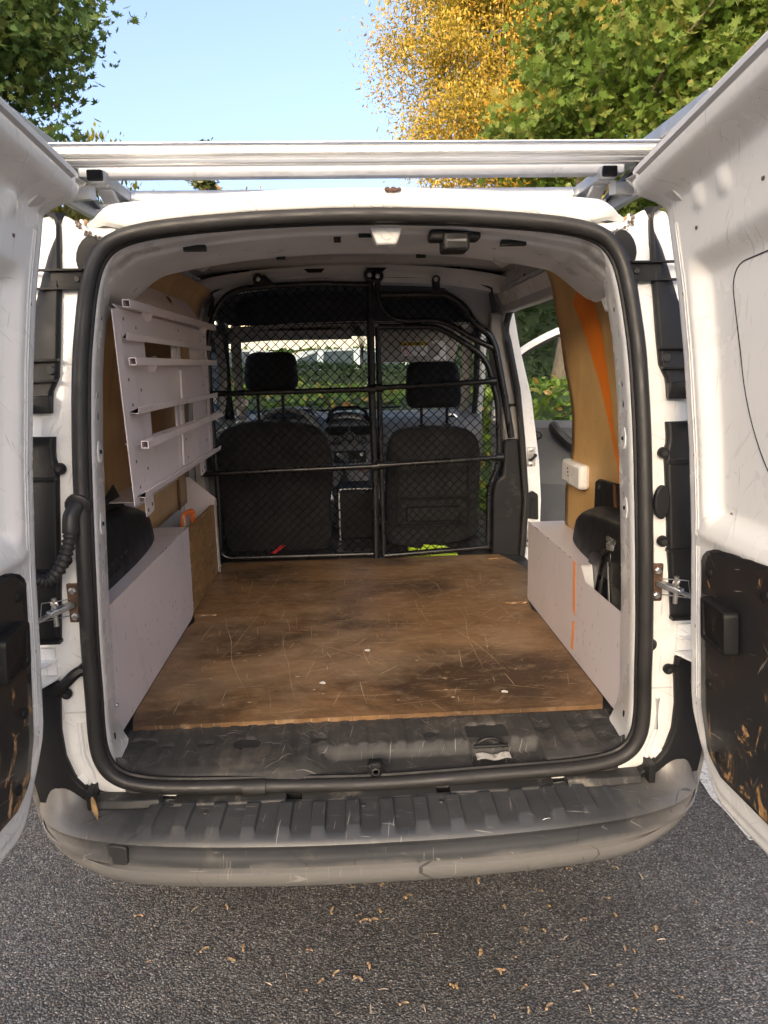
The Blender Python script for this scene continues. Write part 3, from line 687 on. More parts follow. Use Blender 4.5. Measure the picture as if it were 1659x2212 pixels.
# ------------------------------------------------------------------ sill trim, lower strips, bumper
def sill(u, v):
    x = lerp(-.60, .60, u); a = abs(x)
    prof = [(0, .215, .604), (.1, .2, .6045), (.62, .035, .601), (.70, .018, .594), (.78, .008, .582), (.9, -.002, .572), (1, -.006, .560)]
    y = interp(v, [(p[0], p[1]) for p in prof]); z = interp(v, [(p[0], p[2]) for p in prof])
    # cut back with the rounded lower corners
    pull = sstep(.54, .60, a); y = lerp(y, max(y, .05), pull*.9)
    if v > .55: z += .02*pull
    bow = .018*(1-min(a/.6, 1)**2); y -= bow*sstep(.3, .9, v)
    h = 0.
    dep = sstep(-.16, -.10, x+.10*(v-.6))*(1-sstep(.385, .395, x))       # lowered bay round the lock striker
    bay = dep*sstep(.44, .49, v)*(1-sstep(.86, .93, v))
    if not bay > .5 and .04 < v < .66:
        ph = (x % .0455)/.0455
        rib = sstep(.14, .22, ph)*(1-sstep(.66, .74, ph))
        end = 1-sstep(.57, .63, v+.06*(abs(ph-.44)/.3)**2)
        h += .0048*rib*end*sstep(.06, .12, v)
    for (wx, wy, rx, ry, dp) in ((-.555, .135, .040, .022, .011), (-.49, .115, .017, .011, .007), (-.40, .12, .02, .010, .006), (-.304, .118, .033, .022, .008), (-.13, .12, .019, .010, .006),
                                 (.141, .123, .019, .011, .006), (.415, .127, .021, .010, .006), (.507, .122, .018, .010, .007), (.563, .147, .036, .022, .012)):
        e = ((x-wx)/rx)**2+((y-wy)/ry)**2
        if e < 1.6: h -= dp*(1-sstep(.6, 1.15, e))
    z += h-.028*bay-.012*dep*sstep(.40, .5, v)*0
    # pocket for the lock
    pk = sstep(.225, .235, x)*(1-sstep(.32, .33, x))*sstep(.22, .27, v)*(1-sstep(.62, .68, v)); z -= .013*pk*(1-.4*bay)
    return (x, y, z)
si = MB().grid(sill, 300, 60).build('sill_trim', SILL, van, True, sharp=65)
for x, y in ((-.555, .135), (.563, .147)):
    MB().tube([(x+.022*math.cos(a), y+.010*math.sin(a), .592+.008*max(0, math.sin(a))) for a in [2*math.pi*k/20 for k in range(20)]], .0032, 6, True).build('lashing_ring', PLAST, si, True)
lk = MB(); lk.box(-.018, .018, .0, .03, .575, .602); lk.box(-.012, .012, -.012, .0, .578, .612)
lk = lk.build('sill_lock', PLAST, si, bevel=.004)
MB().lathe([(.009, 0), (.009, .004), (.006, .005), (.006, .0)], (0, -.0125, .594), (0, -1, 0), 14).build('lock_hole', PLAST_D, lk, True)
MB().tube([(.236, .075, .592), (.318, .075, .592)], .0045, 8).build('striker_bar', PLAST, si, True)
MB().tube([(.245, .082, .585)]+[(.277+.032*math.cos(a), .084, .585+.022*math.sin(a)) for a in [math.pi*(1-k/10) for k in range(11)]]+[(.309, .082, .585)], .004, 7).build('striker_loop', PLAST, si, True)
MB().grid(lambda u, v: (lerp(.238, .318, u), lerp(.035, .062, v), .5805+.003*math.sin(u*9)), 10, 3).build('bare_metal_patch', basic('flaking_white_primer', (.62, .60, .56), .6, var=.2, vs=40, dirt=(.12, .10, .08), dthr=.5, ds=40), si)
for (x0, x1, dz) in ((-.62, -.475, .010), (-.445, -.20, .0), (-.165, .135, -.004), (.165, .40, .0), (.43, .60, .010)):
    y0 = -.026-.014*(1-(x0/.62)**2); y1 = -.026-.014*(1-(x1/.62)**2)
    MB().loft([[Vector((x, y+oy, z)) for oy, z in ((.03, .556+dz), (.0, .552+dz), (-.006, .536+dz), (.02, .530+dz), (.03, .540+dz))] for x, y in ((x0, y0), ((x0+x1)/2, (y0+y1)/2-.003), (x1, y1))], True, True).build('lower_strip', PLAST_D, van, bevel=.002)
for s in (-1, 1): MB().box(min(s*.615, s*.630), max(s*.615, s*.630), -.035, .01, .545, .590).build('strip_clip', PLAST, van, bevel=.002)
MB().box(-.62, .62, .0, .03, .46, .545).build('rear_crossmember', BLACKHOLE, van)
lf = MB().grid(lambda u, v: (-.612+.012*v+.012*(u-.5)*math.sin(math.pi*(.08+.9*v)), -.048-.012*v+.004*math.sin(u*3), .585-.05*v+.004*math.sin(v*9)), 4, 9).build('dead_leaf', LEAFDRY, None); tag(lf, 'curled brown dead leaf caught above the bumper on the left', 'leaf')

BPLAN = [(0, -.150), (.15, -.148), (.30, -.140), (.42, -.129), (.53, -.112), (.62, -.088), (.69, -.054), (.74, -.006), (.772, .06), (.790, .14), (.800, .24), (.803, .38)]
bl = catmull([(x, y, 0) for x, y in BPLAN], 7)
bpath = [Vector((-p.x, p.y, 0)) for p in bl[::-1]]+bl[1:]
NB = len(bpath)
BPROF = [(.118, .545), (.105, .548), (.06, .542), (.015, .532), (.004, .526), (-.002, .516), (.004, .506), (.008, .498), (.004, .484), (.0, .470), (.001, .464), (.011, .460), (.012, .456), (.002, .450), (.002, .436), (.014, .410), (.04, .395), (.09, .390)]
rings = []
arc_len = [0.]
for i in range(1, NB): arc_len.append(arc_len[-1]+(bpath[i]-bpath[i-1]).length)
mid = arc_len[NB//2]
# resample finely along the length so that the step ribs are real relief
SAMP = 760
def bpos(s_):
    s_ = min(max(s_, 0), arc_len[-1]-1e-6)
    for i in range(1, NB):
        if arc_len[i] >= s_:
            t = (s_-arc_len[i-1])/(arc_len[i]-arc_len[i-1]); return bpath[i-1].lerp(bpath[i], t)
for k in range(SAMP+1):
    s_ = arc_len[-1]*k/SAMP; p = bpos(s_); d = (bpos(s_+.004)-bpos(s_-.004)).normalized(); n = Vector((d.y, -d.x, 0))     # outward (towards -y)
    a = s_-mid; rg = []
    cornerup = .0
    for j_, (inn, z) in enumerate(BPROF):
        depth = inn; x = abs(p.x)
        lift = sstep(.56, .74, x); up = sstep(.63, .775, x)
        if j_ <= 3:
            z = z+(.25, .24, .10, .02)[j_]*up**1.5
            depth = lerp(inn, (.045, .04, .02, .01)[j_], up)
        if j_ > 8: z += .012*lift
        if j_ > 12: z += .03*sstep(.5, .78, x)
        q = p-n*depth
        rg.append(Vector((q.x, q.y, z)))
    rings.append(rg)
# subdivide the top of the profile and add ribs
def dens(rg, a, x):
    out = []
    for j_ in range(len(rg)-1):
        m_ = 6 if j_ in (1, 2) else 1
        for q in range(m_):
            v = rg[j_].lerp(rg[j_+1], q/m_)
            if j_ in (1, 2) and abs(x) < .56:
                ph = ((a+.018*(j_+q/m_-1)*0) % .074)/.074
                t = (j_-1+q/m_)/2
                rib = sstep(.05, .085, ph)*(1-sstep(.47, .505, ph))*sstep(.03, .10, t)*(1-sstep(.93, 1., t))*(1-sstep(.50, .56, abs(x)))
                v = v+Vector((0, 0, .0085*rib))
            out.append(v)
    out.append(rg[-1]); return out
rings = [dens(r_, arc_len[-1]*k/SAMP-mid, bpos(arc_len[-1]*k/SAMP).x) for k, r_ in enumerate(rings)]
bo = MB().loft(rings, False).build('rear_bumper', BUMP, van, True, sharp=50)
for x in (-.30, .0, .02+.28, -.42+.02, .42):
    pass
for x in (-.37, -.03, .14, .38):
    MB().lathe([(.007, 0), (.006, .003), (.002, .003)], (x, -.062, .5445), (0, 0, 1), 12).build('bumper_screw', PLAST_D, bo, True)
cv = [bpos(mid-.57+.043*k/6) for k in range(7)]
cm = MB()
ro = [[Vector((p.x, p.y-.0035+.004*0, z)) for z in (.470, .474, .506, .510)] for p in cv]
tc_ = MB().loft([[Vector((p.x-.0, p.y-.006, .468+ (.005 if i in (0, 6) else 0))), Vector((p.x, p.y-.006, .512-(.005 if i in (0, 6) else 0))), Vector((p.x, p.y+.02, .512)), Vector((p.x, p.y+.02, .468))] for i, p in enumerate(cv)], True, True).build('tow_eye_cover', PLAST_D, bo, bevel=.002)
# white paint fleck resting on the bumper lip
fc = MB().grid(lambda u, v: (.352+.012*u-.006*v, -.128-.004*v, .536+.004*u*v), 2, 2).build('paint_flake', W, None, solid=.0006); tag(fc, 'small white flake lying on the lip of the bumper step', 'flake')

# ------------------------------------------------------------------ rear doors (open about 90 degrees)
WT = [(.55, .0), (.65, .003), (.79, .024), (.94, .036), (1.13, .048), (1.313, .065), (1.485, .087), (1.616, .108), (1.743, .135), (1.80, .150), (1.9, .165)]
def door(s):
    """s=-1 left door, +1 right. u runs from the hinge towards the free edge, w inwards, z up"""
    hx = s*.69; ud = Vector((s*(.045 if s < 0 else .01), -1, 0)).normalized(); nd = Vector((ud.y*s*-1*s, 0, 0))
    nd = Vector((-s, 0, 0)); nd = (nd-ud*nd.dot(ud)).normalized()
    base = Vector((hx, 0, 0))
    def P(u, w, z): return base+ud*u+nd*w+Vector((0, 0, z))
    U1 = .70
    def ztop(u): return 1.788+.125*u
    def zbot(u): return .592+.20*max(0, (.22-u)/.13)**2.6*.9+.02*sstep(.2, .6, u)
    def wf(u, z):
        w = interp(z, WT)
        zt = ztop(u)
        # flange strip round the edge, then a step in
        e = min(u-.09, z-zbot(u))
        w += -.010*(1-sstep(.0, .006, e))
        w += .004*sstep(.028, .034, e)
        # upper dish with the blanked window
        dz0, dz1 = 1.165, zt-.145
        a_ = sstep(.150, .185, u)*(1-sstep(.63, .66, u))*sstep(dz0, dz0+.04, z)*(1-sstep(dz1-.045, dz1, z))
        rc = math.hypot(max(.235-u, 0), max(0, z-(dz1-.09)))
        w -= .026*a_
        # window blank inside the dish, with a seam round it
        q = max(abs(u-.445)-.205+.03, 0), max(abs(z-1.455-.06*(u-.3))-.175+.05, 0)
        r_ = math.hypot(*q)
        # lower shelf line under the dish
        w += .006*math.exp(-((z-1.15)/.012)**2)*sstep(.11, .16, u)
        # two press bosses near the top
        for (bu, bz) in ((.30, ztop(.30)-.075), (.22, ztop(.22)-.07)):
            k = math.exp(-(((u-bu)/.017)**4+((z-bz)/.017)**4)); w += .007*k
        # top lip curling inwards
        k = sstep(zt-.055, zt-.012, z); w += .055*k
        w += .010*math.exp(-((z-(zt-.028))/.006)**2)
        return w
    nu, nv = 90, 190
    def f(i, j):
        u = .09+(U1-.09)*i
        z = lerp(zbot(u), ztop(u), j); return P(u, wf(u, z), z)
    d = MB().grid(f, nu, nv)
    do = d.build('rear_door', W, van, True, sharp=75)
    do['label'] = 'cream white rear door open on the right with black lower liner' if s > 0 else 'bluish white rear door open on the left with scratched liner'
    # outer skin and edges
    def fo(i, j):
        u = .06+(U1+.01-.06)*i; z = lerp(zbot(max(u, .09)), ztop(u)+.004, j); return P(u, interp(z, WT)-.075+.0*i, z)
    sk = MB().grid(fo, 20, 40); sk.build('outer_skin', W, do, True)
    ed = MB()
    zs = [lerp(zbot(.09), ztop(.09), k/60) for k in range(61)]
    ed.loft([[P(.09, wf(.09, z), z), P(.072, interp(z, WT)-.02, z), P(.062, interp(z, WT)-.04, z), P(.06, interp(z, WT)-.075, z)] for z in zs], False)
    us = [.09+(U1-.09)*k/30 for k in range(31)]
    ed.loft([[P(u, wf(u, zbot(u)), zbot(u)), P(u, interp(zbot(u), WT)-.03, zbot(u)-.006), P(u, interp(zbot(u), WT)-.075, zbot(u))] for u in us], False)
    ed.loft([[P(u, wf(u, ztop(u)), ztop(u)), P(u, wf(u, ztop(u))+.004, ztop(u)+.008), P(u, interp(ztop(u), WT)-.075, ztop(u)+.012)] for u in us], False)
    ed.loft([[P(U1, wf(U1, z), z), P(U1+.01, interp(z, WT)-.075, z)] for z in [lerp(zbot(U1), ztop(U1), k/40) for k in range(41)]], False)
    ed.build('door_edge', W, do, True, sharp=60)
    # corner horn of the top lip at the hinge end
    z0 = ztop(.09)
    hn = MB().loft([[P(.165, .19, z0+.004), P(.165, .205, z0+.008), P(.165, .14, z0-.05), P(.165, .12, z0-.05)],
                    [P(.09, .208, z0+.001), P(.09, .214, z0+.004), P(.09, .14, z0-.040), P(.09, .12, z0-.05)],
                    [P(.075, .200, z0-.003), P(.075, .206, z0+.002), P(.072, .12, z0-.035), P(.072, .10, z0-.06)]], True, True).build('lip_horn', W, do, bevel=.003)
    MB().loft([[P(u, wf(u, ztop(u))-.004, ztop(u)-.009), P(u, wf(u, ztop(u))+.006, ztop(u)-.004), P(u, wf(u, ztop(u))+.006, ztop(u)+.0035), P(u, wf(u, ztop(u))-.004, ztop(u)+.0055)] for u in [.14+.55*k/20 for k in range(21)]], True, True).build('lip_seal', GREYP, do, True)
    # black liner board
    out = round_poly([(.158, 1.132, 0), (.66, 1.175, 0), (.66, .70, 0), (.225, .672, 0), (.168, .735, 0)], [.035, .03, .03, .035, .04], 6)
    lb = MB()
    top = [P(p.x, interp(p.y, WT)+.0085, p.y) for p in out]; botm = [P(p.x, interp(p.y, WT)-.004, p.y) for p in out]
    # subdivide into strips so that it follows the curved door
    def lin(i, j):
        z = lerp(.672, 1.175, j); zt_ = 1.132+.043*(.158-.158)
        ul = .158+.035*max(0, (z-1.097)/.035)**2 if z > 1.097 else (.160+.010*sstep(.80, .72, z)*0+.008*max(0, (.80-z)/.065) if z > .72 else .168+.05*((.72-z)/.048)**2)
        u = lerp(ul, .66, i); zc = min(z, 1.130+.085*(u-.158)); zc = max(zc, .672+.045*(u-.22))
        return P(u, interp(zc, WT)+.0085, zc)
    seam = [P(u, wf(u, z)+.0002, z) for u, z in [(p.x, p.y) for p in round_poly([(.243, 1.63, 0), (.66, 1.665, 0), (.66, 1.27, 0), (.335, 1.265, 0), (.262, 1.40, 0)], [.05, .03, .03, .07, .08], 8)]]
    MB().tube(seam, .0013, 5, True).build('window_blank_seam', RUBBER, do, True)
    for uu in (.128, .137):
        MB().tube([P(uu, wf(uu, z)+.0004, z) for z in [.80+.92*k/40 for k in range(41)]], .0011, 4).build('seam_sealer', W, do, True)
    for (u, z) in ((.118, 1.60), (.118, 1.30), (.118, .95), (.118, .78), (.20, 1.70), (.40, 1.73), (.21, 1.20), (.45, 1.21)):
        MB().lathe([(.0045, 0), (.004, .0008), (.001, .0005)], P(u, wf(u, z)-.0002, z), nd, 10).build('spot_hole', DIRT, do, True)
    lo_ = MB().grid(lin, 24, 40).build('liner_board', LINER, do, True, solid=.006, sharp=80)
    for (u, z) in ((.19, 1.085), (.37, 1.098), (.19, .858), (.62, 1.12), (.215, .715), (.43, .70)):
        MB().lathe([(.011, 0), (.0105, .003), (.007, .005), (.001, .0055)], P(u, interp(z, WT)+.011, z), nd, 16).build('liner_plug', PLAST, lo_, True)
    # grip
    gp_ = round_poly([(.193, 1.043, 0), (.300, 1.043, 0), (.303, .962, 0), (.196, .958, 0)], .010, 4)
    def gr(sc, w): 
        cu, cz = .248, 1.0
        return [P(cu+(p.x-cu)*sc, interp(p.y, WT)+w+.010*(p.x-.19)/.11, cz+(p.y-cz)*sc) for p in gp_]
    gh = MB().loft([gr(1.0, .006), gr(1.0, .026), gr(.965, .031), gr(.80, .031), gr(.77, .0285), gr(.3, .029)], True, True).build('pull_grip', PLAST, do, True, sharp=50)
    MB().lathe([(.008, 0), (.006, .001), (.0055, -.004)], P(.255, interp(1.0, WT)+.0355, 1.0), nd, 14).build('grip_hole', BLACKHOLE, gh, True)
    return do
door(-1); door(1)

# ------------------------------------------------------------------ cargo floor
fl = thing('plywood_floor', 'worn brown plywood load floor with scratches and cut lashing slots', 'floor board', (0, .9, .6))
def slotted():
    bm = bmesh.new()
    outer = [(-.592, .195), (.592, .205), (.6085, .25), (.6085, .90), (.595, .935), (.602, .97), (.61, 1.06), (.70, 1.10), (.70, 1.50), (.64, 1.70), (-.62, 1.70), (-.63, 1.05), (-.60, .97), (-.595, .93), (-.6085, .88), (-.6085, .25)]
    holes = [(-.567, 1.0, .036), (.561, 1.014, .036), (.600, 1.62, .022), (-.64, 1.0, .0)]
    vs = [bm.verts.new((x, y, .618)) for x, y in outer]; edges = [bm.edges.new((vs[i], vs[(i+1) % len(vs)])) for i in range(len(vs))]
    for cx, cy, w in holes[:3]:
        pts = [(cx+w+.008*math.cos(a), cy+.010*math.sin(a)) for a in [math.pi*(-.5+k/6) for k in range(7)]]+[(cx-w+.008*math.cos(a), cy+.010*math.sin(a)) for a in [math.pi*(.5+k/6) for k in range(7)]]
        hv = [bm.verts.new((x, y, .618)) for x, y in pts]; edges += [bm.edges.new((hv[i], hv[(i+1) % len(hv)])) for i in range(len(hv))]
    bmesh.ops.triangle_fill(bm, use_beauty=True, edges=edges)
    r = bmesh.ops.extrude_face_region(bm, geom=bm.faces[:])
    for v in [e for e in r['geom'] if isinstance(e, bmesh.types.BMVert)]: v.co.z -= .012
    bmesh.ops.recalc_face_normals(bm, faces=bm.faces[:])
    me = bpy.data.meshes.new('board'); bm.to_mesh(me); bm.free(); me.materials.append(FLOOR)
    o = bpy.data.objects.new('board', me); COL.objects.link(o); attach(o, fl)
slotted()
for cx, cy in ((-.567, 1.0), (.561, 1.014)):
    MB().tube([(cx-.03, cy, .611), (cx-.01, cy+.002, .616), (cx+.02, cy-.002, .614), (cx+.036, cy, .619)], .0022, 6).build('lashing_cord', CHIP, fl, True)

# scratches, gouges and paint flecks worn into the floor
def floor_wear():
    rr = random.Random(12); mb = MB()
    def strip(pts, w):
        P = [Vector((x, y, .61835)) for x, y in pts]; L_ = []
        for i, p in enumerate(P):
            d = (P[min(i+1, len(P)-1)]-P[max(i-1, 0)]).normalized(); n = Vector((-d.y, d.x, 0)); k = w*(.25+.75*math.sin(math.pi*(i+.3)/(len(P)-.4)))*rr.uniform(.6, 1.2)
            L_.append([p+n*k, p-n*k])
        mb.loft(L_, False)
    for k in range(340):
        x, y = rr.uniform(-.55, .55), rr.uniform(.23, 1.5); a = rr.choice([0, 0, .1, -.1, .05, 1.45, 1.6, 1.75, .8])+rr.gauss(0, .12)
        L_ = rr.choice([.02, .03, .05, .08, .14]); c = rr.gauss(0, .5); pts = []
        for q in range(8):
            pts.append((x, y)); x += math.cos(a)*L_/7; y += math.sin(a)*L_/7; a += c*L_/7+rr.gauss(0, .04)
        if all(-.575 < p[0] < .575 and .215 < p[1] < 1.66 for p in pts): strip(pts, rr.uniform(.0003, .0011))
    for (x0, y0, a, L_, c) in ((-.33, .34, 1.9, .75, -.5), (-.20, .30, 1.75, .55, .4), (.33, .45, 1.55, .55, .3), (.40, .42, 1.9, .45, -.6), (-.42, 1.05, 1.3, .5, .5), (-.12, .85, .6, .4, -.8), (.05, .5, 2.3, .35, .6), (-.45, .6, 1.2, .5, 1.2), (.2, 1.1, .35, .35, .5)):
        pts = []; x, y = x0, y0
        for q in range(30):
            pts.append((x, y)); x += math.cos(a)*L_/29; y += math.sin(a)*L_/29; a += c*.5*L_/29+rr.gauss(0, .04)
        strip(pts, .0008)
    for k in range(26):
        x, y = rr.uniform(-.5, .5), rr.uniform(.26, .8); n = rr.randint(5, 8); r_ = rr.uniform(.0015, .0055)
        P = [Vector((x+r_*1.5*math.cos(2*math.pi*i/n)*rr.uniform(.5, 1.2), y+r_*math.sin(2*math.pi*i/n)*rr.uniform(.5, 1.2), .6184)) for i in range(n)]
        mb.add(P, [tuple(range(n))])
    o = mb.build('scratches', basic('raw_scratched_wood', (.50, .37, .24), .8, var=.3, vs=30), fl); o['kind'] = 'stuff'
    for (x, y) in ((-.13, .40), (.0, .62), (.36, .30)):
        n = 7; P = [Vector((x+.010*math.cos(2*math.pi*i/n)*rr.uniform(.4, 1.2), y+.011*math.sin(2*math.pi*i/n)*rr.uniform(.4, 1.2), .6187)) for i in range(n)]
        MB().prism(P, (0, 0, .0006)).build('paint_fleck', PAPER, fl)
floor_wear()

# ------------------------------------------------------------------ wheel-arch boxes
bR = thing('wheel_arch_box', 'pinkish white sheet metal box over the right wheel arch with an orange stripe', 'box', (.65, .6, .6))
pts = round_poly([(.61, .095, .6195), (.61, .115, .882), (.61, .418, .877), (.61, .468, .914), (.61, 1.063, .912), (.61, 1.045, .6195), (.61, .925, .6195), (.61, .85, .6195)], [.012, .02, .004, .004, .002, .002, .002, .002])
pR = MB().prism(pts, (.0025, 0, 0)).build('side_panel', SHEET, bR)
tR = MB().prism([(.6125, .47, .912), (.6125, 1.062, .9105), (.742, 1.062, .9105), (.742, .47, .912)], (0, 0, -.0025)).build('top_panel', SHEET, bR)
MB().box(.6127, .742, 1.058, 1.0605, .62, .909).build('end_panel', SHEET, bR)
MB().prism([(.6128, .47, .9085), (.742, .47, .9085), (.742, .43, .79), (.6128, .43, .79)], (0, .0025, 0)).build('inner_panel', GREYP, bR)
for y, z in ((.128, .850), (.120, .655), (.11, .645)): MB().lathe([(.0055, 0), (.004, .003)], (.6098, y, z), (-1, 0, 0), 10).build('rivet', STEEL, pR, True)
stp = MB()
stp.prism([(.6098, .505, .640), (.6098, .530, .640), (.6098, .520, .728), (.6098, .498, .735)], (-.0006, 0, 0))
stp.prism([(.6098, .497, .750), (.6098, .524, .760), (.6098, .534, .910), (.6098, .507, .910)], (-.0006, 0, 0))
stp.build('orange_stripe', ORANGE2, pR)
bL = thing('wheel_arch_box', 'pinkish white sheet metal box over the left wheel arch beside the load floor', 'box', (-.65, .6, .6))
pts = round_poly([(-.61, .128, .6195), (-.61, .142, .905), (-.61, .165, .943), (-.61, 1.018, .941), (-.61, .998, .632), (-.61, .96, .6195)], [.012, .01, .006, .002, .01, .01])
pL = MB().prism(pts, (-.0025, 0, 0)).build('side_panel', SHEET, bL)
MB().prism([(-.6125, .165, .9425), (-.6125, 1.018, .9405), (-.742, 1.018, .9405), (-.742, .165, .9425)], (0, 0, -.0025)).build('top_panel', SHEET, bL)
for y, z in ((.158, .885), (.142, .655), (.150, .70), (1.005, .80), (.993, .668)): MB().lathe([(.0055, 0), (.004, .003)], (-.6098, y, z), (1, 0, 0), 10).build('rivet', STEEL, pL, True)
MB().beam((-.611, .129, .632), (-.611, .142, .905), .004, .003).build('bright_edge', ALU, pL)

# worn, dirty folds along the tops of the boxes
rr = random.Random(31)
for (x, y0, y1, z, par) in ((.6105, .475, 1.058, .9122, bR), (-.6105, .17, 1.015, .9428, bL)):
    y = y0
    while y < y1-.02:
        L_ = rr.uniform(.01, .05)
        MB().tube([(x, y, z), (x, min(y+L_, y1), z-.0003)], rr.uniform(.0008, .0016), 5).build('worn_fold', rr.choice([DIRT, ALU, CHIP, DIRT]), par); y += L_+rr.uniform(.005, .06)
for s, par in ((1, pR), (-1, pL)):
    m = MB()
    for k in range(34):
        y = min(.97, max(.17, rr.choice([.25, .42, .42, .8])+rr.gauss(0, .10))); z = min(.88 if (y > .5 or s < 0) else .85, max(.635, rr.gauss(.74, .06))); h = abs(rr.gauss(0, .004))+.001; w = rr.uniform(.0004, .0014)
        m.prism([(s*.6097, y-w, z-h), (s*.6097, y+w*.6, z-h*.8), (s*.6097, y+w, z+h*.4), (s*.6097, y-w*.3, z+h)], (-s*.0002, 0, 0))
    o = m.build('knock_marks', DIRT, par); o['kind'] = 'stuff'

# wheel-arch covers, black moulded plastic, part of the van lining
def arch(s, y0, y1, ztop, zb):
    def f(u, v):
        y = lerp(y0, y1, u); t = (u-.5)*2
        zz = zb+(ztop-zb)*max(0, 1-max(0, t)**2.6)**.62
        a = v*math.pi/2
        bul = .088*max(0, 1-max(0, t)**3)**.5
        k = min(1, v/.42); d_ = max(0, (v-.42)/.58)
        return (s*(.738-bul*(k*.82+.18*d_**.7)), max(y, .17), zz-.018*k*k-(zz-.018-zb)*d_)
    return MB().grid(f, 36, 16).build('wheel_arch_cover', PLAST, van, True, sharp=80)
aR = arch(1, -.30, .86, 1.085, .90); aL = arch(-1, -.40, .95, 1.12, .935)
MB().prism([(.712, .33, 1.150), (.712, .640, 1.132), (.712, .665, 1.12), (.712, .665, 1.02), (.712, .33, 1.02)], (.012, 0, 0)).build('cover_flange', PLAST, aR, bevel=.003)
MB().lathe([(.008, 0), (.006, .003)], (.7115, .625, 1.11), (-1, 0, 0), 10).build('flange_screw', PLAST_D, aR)
MB().prism([(.7115, .497, 1.137), (.7115, .515, 1.137), (.7115, .50, 1.075), (.7115, .478, 1.068)], (-.001, 0, 0)).build('paint_mark', basic('rubbed_orange_paint', (.16, .06, .02), .6, var=.4, vs=30), aR)
for k, z in enumerate((1.0, .975, .952)):
    MB().prism([(-.657+.004*k*0, .30, z), (-.657, .47-.03*k, z+.002), (-.657, .47-.03*k, z-.010), (-.657, .30, z-.012)], (.004, 0, 0)).build('vent_slot', PLAST_D, aL, bevel=.002)
    for q in range(4):
        y = .315+q*.036; MB().box(-.6535, -.6515, y, y+.022, z-.008, z-.001).build('vent_hole', BLACKHOLE, aL)
tri = MB().prism([(-.70, .42, 1.125), (-.70, .555, 1.17), (-.70, .64, 1.09), (-.70, .42, 1.06)], (-.004, 0, 0)).build('cover_flap', PLAST, aL, bevel=.002)

# ------------------------------------------------------------------ plywood wall panels
def wall_x(z): return interp(z, TABI)-.012
wl = thing('plywood_lining', 'golden plywood lining on the left cargo wall behind the shelf', 'panel', (-.72, .9, .9))
MB().grid(lambda u, v: (-wall_x(lerp(.93, 1.80, v)), lerp(.20, lerp(1.60, 1.66, v), u), lerp(.93, 1.80, v)), 10, 24).build('board', PLY_L, wl, True, solid=.006)
wr = thing('hardboard_lining', 'speckled brown lining board with orange stripe on the right wall', 'panel', (.72, .6, .9))
EDGE = [(0.9, 1.007), (0.929, 1.007), (1.04, 1.008), (1.159, 0.942), (1.243, 0.916), (1.33, 0.907), (1.456, 0.952), (1.604, 0.956), (1.682, 0.952), (1.744, 0.924), (1.8, 0.924)]
def wr_f(u, v, off=0.):
    z = lerp(.90, 1.795, v); return Vector((wall_x(z)-off, lerp(.20, interp(z, EDGE), u), z))
MB().grid(lambda u, v: wr_f(u, v), 16, 40).build('board', PLY_R, wr, True, solid=.006)
# orange stripe painted down the board: follows the curved surface
OST = [(1.137, .470, .495), (1.19, .478, .508), (1.228, .500, .530), (1.232, .505, .527), (1.30, .528, .560), (1.42, .545, .625), (1.55, .555, .695), (1.653, .580, .760), (1.69, .585, .700), (1.715, .600, .640)]
sg = MB().loft([[Vector((wall_x(z)-.0045, a, z)), Vector((wall_x(z)-.0045, b, z))] for z, a, b in [(z, interp(z, [(q[0], q[1]) for q in OST]), interp(z, [(q[0], q[2]) for q in OST])) for z in [1.137+.578*k/40 for k in range(41)]]], False)
sg.build('orange_stripe', ORANGE, wr, True)
cb = MB().box(.690, .726, .748, .940, 1.078, 1.158).build('door_catch', W, wr, bevel=.012, seg=3)
for k in range(3): MB().lathe([(.004, 0), (.003, .002)], (.6898, .86+.004*k, 1.11+.012*k), (-1, 0, 0), 6).build('chip', RUST, cb)

# ------------------------------------------------------------------ left: divider, board, handle
dv = thing('divider_panel', 'pink-white upright sheet metal end panel by the partition on the left', 'panel', (-.66, 1.55, .62))
MB().prism([(-.742, 1.55, 1.04), (-.711, 1.55, 1.036), (-.609, 1.55, .944), (-.609, 1.55, .622), (-.742, 1.55, .622)], (0, .0025, 0)).build('sheet', SHEET, dv)
MB().box(-.611, -.607, 1.535, 1.552, .622, .944).build('folded_edge', ALU, dv)
for z in (.92, .65): MB().lathe([(.005, 0), (.004, .003)], (-.607, 1.543, z), (1, 0, 0), 8).build('rivet', STEEL, dv)
ob = thing('strand_board', 'rough brown strand board standing between the left box and the partition', 'board', (-.62, 1.3, .62))
MB().prism([(-.618, 1.045, .620), (-.618, 1.055, .918), (-.618, 1.545, .918), (-.618, 1.545, .620)], (-.016, 0, 0)).build('board', OSB, ob, bevel=.001)
hb = thing('wood_strut', 'narrow brown timber strut upright behind the orange handle', 'strut', (-.72, 1.40, .9))
MB().box(-.738, -.722, 1.38, 1.41, .93, 1.05).build('timber', mat_ply('dark_timber', (.12, .05, .02), (.2, .09, .035)), hb)
oh = thing('orange_handle', 'orange plastic tool handle poking up behind the strand board', 'handle', (-.66, 1.22, .86))
MB().tube(fillet([(-.67, 1.20, .84), (-.67, 1.20, .945), (-.655, 1.30, .945), (-.655, 1.30, .84)], .02), .011, 8).build('grip', ORPLAST, oh, True)
MB().tube(catmull([(-.668, 1.19, .95), (-.662, 1.185, .92), (-.658, 1.17, .90), (-.664, 1.18, .87), (-.666, 1.17, .84)], 4), .004, 6).build('cord', ROPE, oh, True)

